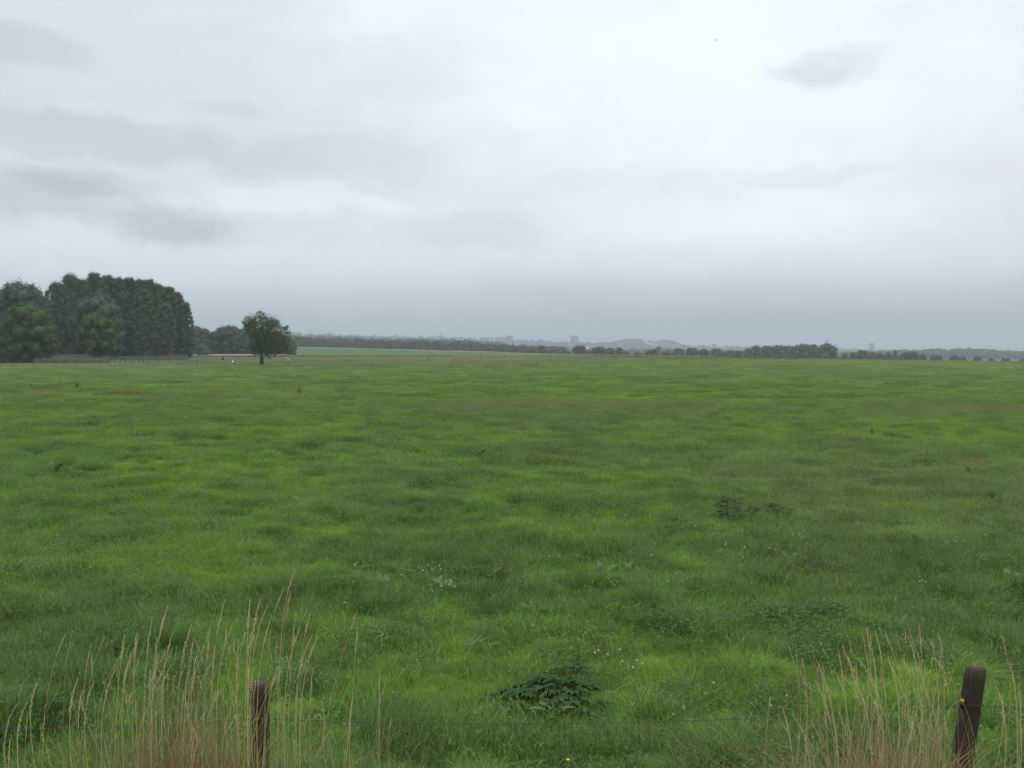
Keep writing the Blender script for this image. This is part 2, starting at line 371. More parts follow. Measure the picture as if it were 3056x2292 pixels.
GM = grassmat()
PROTO = bpy.data.collections.new('grass_sources'); _np = [0]
def proto(parts):
    Vs, Qs, rs_, ks = [], [], [], []; n = 0
    for (V, Q, r), k in parts: Vs.append(V); Qs.append(Q + n); rs_.append(r); ks.append(np.full(len(V), float(k))); n += len(V)
    me = mesh('grass_tuft', np.concatenate(Vs), np.concatenate(Qs), GM, False, attrs={'rnd': ('FLOAT', 'POINT', np.concatenate(rs_)), 'kind': ('FLOAT', 'POINT', np.concatenate(ks))})
    o = bpy.data.objects.new('grass_tuft.%03d' % _np[0], me); PROTO.objects.link(o); _np[0] += 1; return _np[0] - 1
IDX = {}
def P4(key, fn, n=4): IDX[key] = [proto(fn(np.random.default_rng(100 * len(IDX) + i))) for i in range(n)]
def culms(s, n, h0, h1):
    V, Q, r = blades(s, n, .3, h0, h1, .0022, .3); B = V.reshape(n, 8, 3); tip = (B[:, 6] + B[:, 7]) / 2; pv = (B[:, 4] + B[:, 5]) / 2; d = tip - pv
    a = s.uniform(0, np.pi, n); S = np.stack([np.cos(a), np.sin(a), 0 * a], 1) * .0045
    H = np.stack([tip - d * .1, tip + d * .2 + S, tip + d * .5, tip + d * .2 - S], 1).reshape(-1, 3)
    return np.concatenate([V, H]), np.concatenate([Q, np.arange(4 * n).reshape(-1, 4) + len(V)]), np.concatenate([r, np.repeat(.5 + .5 * s.random(n), 4)])
def herb(s, n=90):
    c = s.uniform(-.28, .28, (n, 2)); z = s.uniform(.06, .16, n); a = s.uniform(0, 6.28, n); l = s.uniform(.018, .042, n); w = l * .38; tl = s.normal(0, .35, n)
    D = np.stack([np.cos(a), np.sin(a), tl], 1); S = np.stack([-np.sin(a), np.cos(a), s.normal(0, .3, n)], 1); P = np.stack([c[:, 0], c[:, 1], z], 1)
    V = np.stack([P, P + D * l[:, None] * .5 + S * w[:, None], P + D * l[:, None], P + D * l[:, None] * .5 - S * w[:, None]], 1).reshape(-1, 3)
    return V, np.arange(4 * n).reshape(-1, 4), np.repeat(s.random(n) * .35, 4)
def seedy(s):
    A = blades(s, 60, .3, .28, .42, .0024, .25); n = 60; rs = s
    # heads: short wide blade at each stem top
    V = A[0].reshape(60, 8, 3); tip = (V[:, 6] + V[:, 7]) / 2; pv = (V[:, 4] + V[:, 5]) / 2; d = tip - pv
    a = rs.uniform(0, np.pi, 60); S = np.stack([np.cos(a), np.sin(a), 0 * a], 1) * .005
    H = np.stack([tip - d * .25, tip + d * .05 + S, tip + d * .45, tip + d * .05 - S], 1).reshape(-1, 3)
    return [(blades(s, 560, .30, .10, .20, .0044, .55), 0), (A, .4), ((H, np.arange(240).reshape(-1, 4), np.repeat(rs.random(60), 4)), .7)]
P4('short', lambda s: [(blades(s, 760, .30, .07, .14, .0036, .5), 0), (herb(s, 24), 0), (blades(s, 26, .3, .10, .20, .0085, .9), 0), (culms(s, 12, .2, .3), .35), (blades(s, 16, .30, .10, .18, .003, .6), 1)], 5)
P4('tall', lambda s: [(blades(s, 480, .30, .14, .25, .0050, .65), 0), (blades(s, 240, .3, .07, .14, .0042, .6), 0), (herb(s, 20), 0), (blades(s, 40, .3, .16, .28, .0095, 1.0), 0), (culms(s, 24, .24, .38), .35), (blades(s, 10, .30, .14, .25, .004, .7), 1)], 5)
P4('tussock', lambda s: [(blades(s, 600, .30, .15, .29, .0056, .95, cl=s.uniform(-.22, .22, (7, 2))), 0), (blades(s, 240, .3, .07, .15, .0042, .5), 0), (culms(s, 16, .25, .38), .35), (blades(s, 14, .2, .16, .28, .004, 1.1), .8)], 4)
P4('seed', seedy, 4)
P4('herb', lambda s: [(blades(s, 430, .30, .08, .17, .0042, .6), 0), (herb(s, 260), 0), (culms(s, 10, .2, .3), .4)], 3)
P4('far_short', lambda s: [(blades(s, 1900, 1.1, .08, .16, .014, .5, 2), 0), (blades(s, 60, 1.1, .2, .3, .01, .5, 2), .9)], 4)
P4('far_tall', lambda s: [(blades(s, 1700, 1.1, .13, .26, .016, .7, 2), 0), (blades(s, 90, 1.1, .22, .34, .008, .4, 2), .6)], 4)
P4('far_seed', lambda s: [(blades(s, 1400, 1.1, .14, .24, .015, .5, 2), 0), (blades(s, 420, 1.1, .26, .42, .009, .3, 2), .5)], 3)
P4('vfar', lambda s: [(blades(s, 1500, 3.2, .15, .34, .055, .6, 2), 0), (blades(s, 90, 3.2, .25, .42, .03, .5, 2), .8)], 4)

def pts_field(d0, d1, cell, um=.66, seed=1):
    s = np.random.default_rng(seed)
    y = np.arange(d0 * .8, d1, cell); x = np.arange(-d1 * um, d1 * um, cell); X, Y = np.meshgrid(x, y); X = X.ravel(); Y = Y.ravel()
    m = (np.abs(X) < Y * um + 2.5); X, Y = X[m], Y[m]
    X = X + s.uniform(-.5, .5, len(X)) * cell; Y = Y + s.uniform(-.5, .5, len(Y)) * cell
    d = np.hypot(X, Y); m = (Y >= d0) & (Y < d1 * (.96 + .08 * s.random(len(Y)))); return X[m], Y[m], s
PTS = []
def add_pts(X, Y, s, kinds, size=1.0, col=None, lift=0.0):
    c, tall, br, pb = land(X, Y)
    if col is not None: c = np.broadcast_to(col, c.shape) * (.85 + .3 * s.random((len(X), 1)))
    e = .35; gx = (ground_z(X + e, Y) - ground_z(X - e, Y)) / (2 * e); gy = (ground_z(X, Y + e) - ground_z(X, Y - e)) / (2 * e)
    Z = ground_z(X, Y); rz = s.uniform(0, 2 * np.pi, len(X))
    n = np.stack([-gx, -gy, np.ones_like(gx)], 1); n /= np.linalg.norm(n, axis=1)[:, None]
    # euler XYZ giving Rz' tilt: small tilt, yaw applied in mesh frame
    cz, sz = np.cos(rz), np.sin(rz)
    tx = np.stack([cz, sz, -(n[:, 0] * cz + n[:, 1] * sz) / n[:, 2]], 1); tx /= np.linalg.norm(tx, axis=1)[:, None]
    ty = np.cross(n, tx)
    ry = -np.arcsin(np.clip(tx[:, 2], -1, 1)); rx = np.arctan2(ty[:, 2], n[:, 2]); rzz = np.arctan2(tx[:, 1], tx[:, 0])
    q = s.random(len(X)); idx = np.zeros(len(X), int); ksh, kta, ktu, kse = kinds
    pt = np.clip(.26 + .45 * tall, .03, .85); ps = np.clip(br * .8, .004, .8) * np.where(np.hypot(X, Y) < 14, .35, 1)
    pick = lambda k: s.choice(IDX[k], len(X))
    idx = np.where(q < ps, pick(kse), np.where(q < ps + (1 - ps) * pt * .7, pick(kta), np.where(q < ps + (1 - ps) * pt, pick(ktu), pick(ksh))))
    if kinds[0] == 'short':
        hb = s.random(len(X)) < .05 + .5 * sst(.64, .74, fbm(X, Y, 1 / 1.3, 71, 2)); idx = np.where(hb, pick('herb'), idx); c = np.where(hb[:, None], c * [.80, .86, .9], c)
    sc = (.85 + .3 * s.random(len(X))) * size; szs = sc * (.85 + .22 * np.clip(tall, -.6, 1) + .15 * s.random(len(X)))
    c = c * (.76 + .48 * s.random((len(X), 1)) ** 1.3)
    PTS.append((np.stack([X, Y, Z + lift], 1), np.stack([rx, ry, rzz], 1), np.stack([sc, sc, szs], 1), c, idx))
near = ('short', 'tall', 'tussock', 'seed')
X, Y, s = pts_field(4.2, 26, .40, seed=2); add_pts(X, Y, s, near)
X, Y, s = pts_field(26, 62, .52, seed=3); add_pts(X, Y, s, near, 1.15)
X, Y, s = pts_field(60, 190, 1.75, seed=4); add_pts(X, Y, s, ('far_short', 'far_tall', 'far_tall', 'far_seed'))
X, Y, s = pts_field(185, 560, 5.0, seed=5); m = edge_dist(X, Y) < 30; add_pts(X[m], Y[m], s, ('vfar',) * 4)

def scatter(name, PT, label):
    A = [np.concatenate([p[i] for p in PT]) for i in range(5)]
    me = bpy.data.meshes.new(name); n = len(A[0]); me.vertices.add(n); me.vertices.foreach_set('co', A[0].astype(np.float32).ravel())
    for an, ar in (('rot', A[1]), ('scl', A[2]), ('tcol', A[3])):
        a = me.attributes.new(an, 'FLOAT_VECTOR', 'POINT'); a.data.foreach_set('vector', ar.astype(np.float32).ravel())
    a = me.attributes.new('idx', 'INT', 'POINT'); a.data.foreach_set('value', A[4].astype(np.int32))
    o = link(name, me)
    g = bpy.data.node_groups.new(name, 'GeometryNodeTree')
    g.interface.new_socket('Geometry', in_out='INPUT', socket_type='NodeSocketGeometry'); g.interface.new_socket('Geometry', in_out='OUTPUT', socket_type='NodeSocketGeometry')
    gi = g.nodes.new('NodeGroupInput'); go = g.nodes.new('NodeGroupOutput')
    ip = g.nodes.new('GeometryNodeInstanceOnPoints'); ci = g.nodes.new('GeometryNodeCollectionInfo')
    ci.inputs['Collection'].default_value = PROTO; ci.inputs['Separate Children'].default_value = True; ci.inputs['Reset Children'].default_value = True
    def na(nm, ty):
        x = g.nodes.new('GeometryNodeInputNamedAttribute'); x.data_type = ty; x.inputs[0].default_value = nm; return x.outputs[0]
    er = g.nodes.new('FunctionNodeEulerToRotation'); g.links.new(na('rot', 'FLOAT_VECTOR'), er.inputs[0])
    g.links.new(gi.outputs[0], ip.inputs['Points']); g.links.new(ci.outputs[0], ip.inputs['Instance']); ip.inputs['Pick Instance'].default_value = True
    g.links.new(na('idx', 'INT'), ip.inputs['Instance Index']); g.links.new(er.outputs[0], ip.inputs['Rotation']); g.links.new(na('scl', 'FLOAT_VECTOR'), ip.inputs['Scale'])
    g.links.new(ip.outputs[0], go.inputs[0])
    md = o.modifiers.new('grass', 'NODES'); md.node_group = g
    print('grass instances', n)
    return tag(o, label, 'grass', kind='stuff')
scatter('meadow_grass', PTS, 'uneven green grass covering the whole meadow and pasture')

# ------------------------------------------------------------------ trees
BARK = plain('bark', (.085, .072, .055), .9, .5, 3, (.05, .042, .034))
M_LONE = leafmat('leaves_lone', (.036, .074, .016), (.062, .118, .026), .5)
M_POP = leafmat('leaves_poplar', (.022, .060, .014), (.042, .096, .022), .25)
M_POP2 = leafmat('leaves_poplar_light', (.032, .072, .022), (.056, .112, .032), .25)
M_WIL = leafmat('leaves_willow', (.046, .078, .048), (.074, .112, .068), .3)
M_BRT = leafmat('leaves_fresh', (.038, .078, .014), (.066, .122, .022), .4)
M_DRK = leafmat('leaves_dark', (.026, .050, .022), (.052, .086, .032), .4)
M_FAR = leafmat('leaves_far', (.028, .060, .026), (.062, .108, .044), .12)
M_FAR2 = leafmat('leaves_far_pale', (.046, .084, .030), (.090, .130, .048), .12)
def cards(rs, clumps, dens, leaf, squash=1.0, jit=.12):
    """leaf-sized faces spread through the outer shell of every clump"""
    cl = np.asarray(clumps, float); area = 4 * np.pi * cl[:, 3] ** 2; n = np.maximum((area * dens).astype(int), 6)
    k = np.repeat(np.arange(len(cl)), n); m = len(k)
    d = rs.normal(size=(m, 3)); d /= np.linalg.norm(d, axis=1)[:, None]
    rr = cl[k, 3] * (1.06 - .42 * rs.random(m) ** 1.6 + jit * rs.normal(size=m).clip(-1, 1.6)); P = cl[k, :3] + d * rr[:, None] * np.array([1, 1, squash])
    nn = d * .8 + rs.normal(size=(m, 3)) * .55 + np.array([0, 0, .15]); nn /= np.linalg.norm(nn, axis=1)[:, None]
    t = np.cross(nn, rs.normal(size=(m, 3))); t /= np.linalg.norm(t, axis=1)[:, None]; b = np.cross(nn, t)
    L = leaf * (.6 + .8 * rs.random(m)); Wd = L * (.45 + .3 * rs.random(m))
    q = np.stack([P - t * L[:, None] * .5, P - b * Wd[:, None] * .5, P + t * L[:, None] * .5, P + b * Wd[:, None] * .5], 1)
    return q.reshape(-1, 3), np.arange(m * 4).reshape(-1, 4), np.repeat((cl[k, 4] if cl.shape[1] > 4 else 0) * 1.0 + rs.random(m) * .6 + .1, 4)
def ico_core(rs, clumps, f=.80):
    """leafy inner mass of every clump, lumpy and closed"""
    Vs = []; Qs = []; n = 0; a = np.linspace(0, 2 * np.pi, 8, endpoint=False); el = np.radians([-90, -50, -18, 18, 50, 90])
    for c in clumps:
        V = np.array([[math.cos(e) * math.cos(t), math.cos(e) * math.sin(t), math.sin(e)] for e in el for t in a])
        V = V * (c[3] * f * (.88 + .2 * rs.random((len(V), 1)))) + np.array(c[:3])
        i = (np.arange(5)[:, None] * 8); j = np.arange(8)[None]
        Q = np.stack([i + j, i + (j + 1) % 8, i + 8 + (j + 1) % 8, i + 8 + j], -1).reshape(-1, 4)
        Vs.append(V); Qs.append(Q + n); n += len(V)
    return np.concatenate(Vs), np.concatenate(Qs)
def crown_mesh(rs, clumps, dens, leaf, m, core=.72, squash=1.0, jit=.12):
    V, Q, r = cards(rs, clumps, dens, leaf, squash, jit)
    if core:
        V2, Q2 = ico_core(rs, clumps, core); Q = np.concatenate([Q, Q2 + len(V)]); V = np.concatenate([V, V2]); r = np.concatenate([r, np.full(len(V2), .2)])
    return mesh('crown', V, Q, m, False, attrs={'rnd': ('FLOAT', 'POINT', r)})
def trunk_mesh(rs, H, r0, clumps, limbs=7, z0=None):
    z0 = z0 or H * .3
    parts = [tube([(0, 0, -.3), (.02, 0, .25), (0, .02, H * .2), (r0 * .3, 0, H * .45), (-r0 * .3, 0, H * .72)], [r0 * 1.7, r0 * 1.12, r0 * .92, r0 * .6, r0 * .22], 10)]
    cl = sorted(clumps, key=lambda c: rs.random())[:limbs]
    for c in cl:
        zb = min(z0 + (H * .5 - z0) * rs.random(), c[2]); e = np.array(c[:3]); b = np.array([0, 0, zb])
        mid = (b + e) / 2 + np.array([0, 0, .06 * H * rs.random()])
        parts.append(tube([b, mid, e, e + (e - mid) * .3], [r0 * .42, r0 * .28, r0 * .12, r0 * .04], 6))
    V, Q = catV(parts); return mesh('trunk', V, Q, BARK, True)
def make_tree(name, loc, H, clumps, dens, leaf, m, r0, label, cat='tree', group=None, core=.72, limbs=7, z0=None, seed=0, squash=1.0, jit=.12):
    rs = np.random.default_rng(seed)
    t = empty(name, loc, label, cat, group)
    link('crown', crown_mesh(rs, clumps, dens, leaf, m, core, squash, jit), t); link('trunk', trunk_mesh(rs, H, r0, clumps, limbs, z0), t)
    return t
def px_clumps(px0, Y, z0, lst, rs, depth=.9):
    """crown clumps given where the photo shows their outline, spread in depth to a full round crown"""
    s = mpp(Y); out = []; xs = [c[0] for c in lst]; cx = (min(xs) + max(xs)) / 2; hw = (max(xs) - min(xs)) / 2 + 1e-3
    for c in lst:
        p = at(c[0], c[1], Y); r = c[2] * s; x = p[0] - (px0 - 1528) / FPX * Y; z = p[2] - z0
        out.append((x, rs.normal(0, r * .15), z, r, c[3] if len(c) > 3 else 0))
        room = hw * s * depth * math.sqrt(max(0, 1 - ((c[0] - cx) / (hw + 1)) ** 2))
        for sg in (-1, 1):
            if room > r * .5: out.append((x * .92, sg * room * rs.uniform(.45, .75), z * (1 - .03 * rs.random()) - r * .15, r * .9, c[3] if len(c) > 3 else 0))
    return out
def rough(clumps, rs, n, frac=.45):
    """smaller bumps riding on the clumps, so that the outline is uneven"""
    out = list(clumps); base = list(clumps)
    for c in base:
        for _ in range(n):
            d = rs.normal(size=3); d /= np.linalg.norm(d); r = c[3] * frac * rs.uniform(.7, 1.2)
            out.append((c[0] + d[0] * c[3] * .85, c[1] + d[1] * c[3] * .85, c[2] + d[2] * c[3] * .85, r, rs.uniform(-.15, .25)))
    return out
def env_clumps(rs, H, Wd, zb, shape, n):
    out = []
    for i in range(n):
        t = (i + rs.random()) / n
        if shape == 'column': prof = (.80 + .25 * math.sin(math.pi * t)) * math.sqrt(max(.04, 1 - max(0, (t - .62) / .42) ** 2.2))
        elif shape == 'dome': prof = math.sqrt(max(.05, 1 - (2 * t - .75) ** 2 / 1.7))
        else: prof = math.sqrt(max(.04, 1 - (2 * t - 1) ** 2))
        a = i * 2.39996 + rs.random() * .6; r = Wd * (rs.uniform(.13, .21) if shape != 'column' else rs.uniform(.11, .17)); ro = max(0, prof * Wd / 2 - r * .75)
        z = min(zb + (H - zb) * t, H - r * .95)
        out.append((math.cos(a) * ro, math.sin(a) * ro, max(z, zb + r * .3), r, rs.uniform(-.15, .25)))
    nk = 5 if shape != 'column' else 11
    for k in range(nk):
        t = (k + .5) / nk; r = Wd * (.30 if shape != 'column' else .36) * (1 - .35 * abs(2 * t - 1)); out.append((0, 0, min(zb + (H - zb) * t, H - r * (1.1 if shape != 'column' else 1.35)), r, 0))
    return out

# the lone tree in the pasture
YL = 224.0; pL = on(781, YL); rs = np.random.default_rng(5)
lone = [(778, 950, 17), (750, 955, 18), (802, 954, 18), (739, 966, 13), (822, 962, 13), (765, 978, 22), (800, 980, 24), (826, 968, 13), (846, 985, 13), (832, 1005, 22), (853, 1018, 17), (792, 1008, 26),
        (764, 1008, 20), (735, 972, 7), (726, 962, 4), (741, 985, 7), (757, 1032, 13), (778, 1035, 20), (812, 1035, 24), (845, 1042, 17), (797, 1055, 12), (766, 1052, 11), (857, 977, 4), (866, 992, 4), (777, 931, 5)]
cl = rough(px_clumps(781, YL, pL[2], lone, rs, .8), rs, 5, .36)
make_tree('deciduous_tree', pL, 12.3, cl, 8.0, .28, M_LONE, .42, 'lone broad deciduous tree with thick bare trunk standing apart in the pasture', core=0, limbs=16, z0=2.4, seed=3, jit=.30)

# the poplar stand on the left
pops = [(172, 842, 54, 395, 'leftmost tall poplar of the stand, its left side against open sky'), (214, 818, 56, 402, 'tall poplar with a pointed top, second from the left end of the stand'),
        (252, 832, 48, 420, 'tall poplar rising behind the grey willow, between two higher crowns'), (286, 813, 54, 400, 'tallest poplar of the stand, right above the grey willow'),
        (326, 820, 46, 412, 'narrow topped poplar just right of the tallest one'), (358, 828, 48, 398, 'poplar in the middle of the stand with a flat broad top'),
        (390, 828, 44, 415, 'poplar in the middle of the stand left of the notch in the skyline'), (424, 833, 48, 400, 'poplar right of the notch in the middle of the stand skyline'),
        (450, 834, 42, 420, 'poplar behind the front row on the falling right shoulder of the stand'), (474, 846, 46, 402, 'poplar on the right shoulder of the stand, fourth from its right end'),
        (504, 855, 44, 410, 'poplar on the right shoulder of the stand, third from its right end'), (530, 872, 42, 400, 'second poplar from the right end of the stand'),
        (552, 900, 36, 405, 'shortest poplar at the right end of the tall stand'), (430, 862, 46, 375, 'lighter poplar standing forward in front of the stand right of centre'), (496, 905, 40, 380, 'low pale poplar in front of the right shoulder of the stand'),
        (200, 880, 46, 380, 'lower poplar in front of the left end of the stand')]
for i, (px, ty, w, Y, lab) in enumerate(pops):
    Y = Y + (0, 14, -8, 20, -4, 10)[i % 6]
    rs = np.random.default_rng(40 + i); b = on(px, Y); H = at(px, ty, Y)[2] - b[2]; Y = Y + 0.0; wd = w * mpp(Y) * 1.46
    cl = rough(env_clumps(rs, H, wd, .6, 'column', 60), rs, 1, .6)
    cl += [(rs.normal(0, .8), rs.normal(0, .8), H - rs.uniform(.9, 2.2), rs.uniform(.7, 1.1), .1) for _ in range(4)]
    make_tree('poplar_tree', b, H, cl, 4.6, .42, (M_POP, M_POP2, M_POP)[i % 3] if i != 14 else M_WIL, .42, lab, 'tree', 'poplars in the tall stand on the left', core=.7, limbs=5, seed=60 + i, squash=1.2, jit=.17)
rs = np.random.default_rng(77)
def outline_tree(name, px0, Y, lst, m, r0, label, dens, leaf, seed, depth=.9, core=.75, bumps=3, cat='tree', group=None):
    rs = np.random.default_rng(seed); b = on(px0, Y); cl = rough(px_clumps(px0, Y, b[2], lst, rs, depth), rs, bumps, .42)
    H = max(c[2] + c[3] for c in cl); return make_tree(name, b, H, cl, dens, leaf, m, r0, label, cat, group, core=core, seed=seed)
outline_tree('willow_tree', 290, 345, [(295, 900, 26), (260, 915, 26), (325, 925, 26), (235, 955, 30), (285, 950, 34), (345, 965, 24), (215, 1000, 26), (265, 1000, 36), (320, 1000, 34), (358, 1000, 17), (225, 1040, 20), (275, 1042, 26), (325, 1042, 24), (352, 1035, 15)],
             M_WIL, .5, 'grey green willow with a soft rounded crown in front of the poplars', 3.2, .6, 81)
outline_tree('willow_tree', 55, 330, [(55, 868, 34), (25, 885, 34), (90, 880, 32), (112, 905, 26), (15, 930, 40), (60, 930, 44), (105, 940, 30), (130, 892, 9, .1), (134, 915, 9), (20, 990, 40), (90, 990, 40), (-60, 905, 46), (-60, 970, 50)],
             M_WIL, .5, 'large willow rising behind the dark green tree at the left edge', 3.0, .6, 83)
outline_tree('field_tree', 290, 288, [(290, 948, 16), (270, 962, 20), (310, 965, 20), (255, 990, 22), (290, 990, 26), (325, 993, 20), (250, 1022, 18), (285, 1025, 26), (320, 1025, 22), (335, 1012, 12), (290, 1052, 14)],
             M_BRT, .2, 'small rounded tree with a thin bare trunk in front of the willow', 6.5, .42, 85)
outline_tree('broad_tree', 85, 282, [(85, 930, 30), (50, 950, 32), (120, 945, 28), (25, 985, 36), (80, 985, 42), (135, 985, 30), (150, 1010, 22), (20, 1030, 34), (70, 1035, 38), (120, 1035, 32), (155, 1035, 16), (45, 1060, 24), (95, 1062, 22), (135, 1058, 18)],
             M_BRT, .4, 'dense leafy green tree reaching the ground near the left edge', 5.5, .46, 87)
outline_tree('dark_tree', -10, 262, [(-8, 985, 26), (-15, 1020, 34), (0, 1050, 26), (-40, 960, 40), (-60, 1010, 46), (-50, 1060, 30), (2, 1070, 16)],
             M_DRK, .4, 'very dark tree cut off by the left edge of the picture', 6, .45, 89)
# trees along the lane, behind the lone tree
lane = [(584, 972, 50, 585, 'round topped tree right beside the end of the poplar stand'), (612, 980, 44, 612, 'lower tree in the dip left of the broad dome behind the cows'), (640, 988, 44, 596, 'low tree filling the gap at the left foot of the broad dome'),
        (684, 972, 78, 600, 'broad domed tree halfway between the poplars and the lone tree'), (728, 980, 54, 590, 'tree just left of the lone tree crown'), (765, 986, 56, 605, 'tree directly behind the lone tree trunk'),
        (812, 990, 56, 596, 'tree behind the right half of the lone tree'), (848, 1002, 48, 604, 'last tree of the row showing right of the lone tree crown'), (870, 1018, 26, 590, 'small bush at the right end of the row beside the pale field')]
for i, (px, ty, w, Y, lab) in enumerate(lane):
    rs = np.random.default_rng(140 + i); b = on(px, Y); H = at(px, ty, Y)[2] - b[2]
    cl = rough(env_clumps(rs, H, w * mpp(Y) * 1.25, .4, 'dome', 22), rs, 2, .5)
    make_tree('lane_tree', b, H, cl, 1.8, .72, M_DRK if i % 2 else M_POP, .4, lab, 'tree', 'trees in the row behind the lone tree', core=.8, limbs=4, seed=160 + i)
def bush(name, px, ty, w, Y, m, lab, seed, cat='bush', group=None, dens=2.2, leaf=.6):
    rs = np.random.default_rng(seed); b = on(px, Y); H = at(px, ty, Y)[2] - b[2]
    cl = rough(env_clumps(rs, H, w * mpp(Y) * 1.2, -.2, 'dome', 9), rs, 2, .5)
    t = empty(name, b, lab, cat, group); link('foliage', crown_mesh(rs, cl, dens, leaf, m, .8), t)
    link('stem', mesh('stem', *tube([(0, 0, -.2), (.1, 0, H * .3), (0, .1, H * .7)], [.12, .08, .03], 6), BARK), t); return t
bush('bush', 605, 1027, 38, 560, M_BRT, 'fresh green bush at the foot of the row behind the cows', 201)
bush('bush', 548, 1042, 44, 540, M_BRT, 'low green scrub at the foot of the poplar end', 202)
M_PALE = leafmat('leaves_blossom', (.40, .40, .27), (.55, .52, .38), .5)
bush('pale_bush', 570, 1039, 11, 538, M_PALE, 'tiny cream coloured bush glowing against the dark row of trees', 203, dens=6, leaf=.3)

# far trees: a few crowns, copied as whole things
def far_proto(i, shape, H, Wd, m):
    rs = np.random.default_rng(300 + i); cl = rough(env_clumps(rs, H, Wd, .3, shape, 14), rs, 2, .5)
    return crown_mesh(rs, cl, 1.0, 1.15, m, .85), trunk_mesh(rs, H, .3, cl, 2)
FP = [far_proto(0, 'dome', 10, 11, M_FAR), far_proto(1, 'dome', 10, 9, M_FAR2), far_proto(2, 'round', 10, 8, M_FAR), far_proto(3, 'dome', 10, 13, M_FAR), far_proto(4, 'round', 10, 7, M_FAR2), far_proto(5, 'dome', 10, 16, M_FAR)]
def far_tree(px, ty, Y, k, label, group, wpx=None, seed=0, base=None):
    cm, tm = FP[k]; b = on(px, Y); H = max(at(px, ty, Y)[2] - b[2], 2.0); rs = np.random.default_rng(seed)
    t = empty('far_tree', b, label, 'tree', group, rs.uniform(0, 6.28)); sx = H / 10
    if wpx: sx = wpx * mpp(Y) / (11, 9, 8, 13, 7, 16)[k]
    link('crown', cm, t); link('trunk', tm, t); t.scale = (sx, sx, H / 10); return t
rs = np.random.default_rng(9)
tl = np.array([[870, 1003], [900, 1004], [960, 1008], [1050, 1011], [1100, 1012], [1200, 1015], [1300, 1016], [1400, 1018], [1440, 1022], [1500, 1028], [1560, 1031], [1620, 1032], [1690, 1036]])
gl = 'distant tree in the long hazy row beyond the pale crop field'
for i, px in enumerate(np.arange(876, 1690, 13.0)):
    px = px + rs.uniform(-4, 4); ty = np.interp(px, tl[:, 0], tl[:, 1]) + rs.uniform(-1.5, 3)
    far_tree(px, ty, rs.uniform(1120, 1230), int(rs.integers(0, 5)), gl, 'trees in the long hazy row beyond the crop field', wpx=rs.uniform(22, 34), seed=i)
for i, px in enumerate(np.arange(880, 1700, 22.0)):
    px = px + rs.uniform(-8, 8); ty = np.interp(px, tl[:, 0], tl[:, 1]) + rs.uniform(7, 13)
    far_tree(px, ty, rs.uniform(1060, 1100), int(rs.integers(0, 5)), 'lower front tree of the long hazy row beyond the pale crop field', 'lower trees in front of the long hazy row', wpx=rs.uniform(18, 30), seed=900 + i)
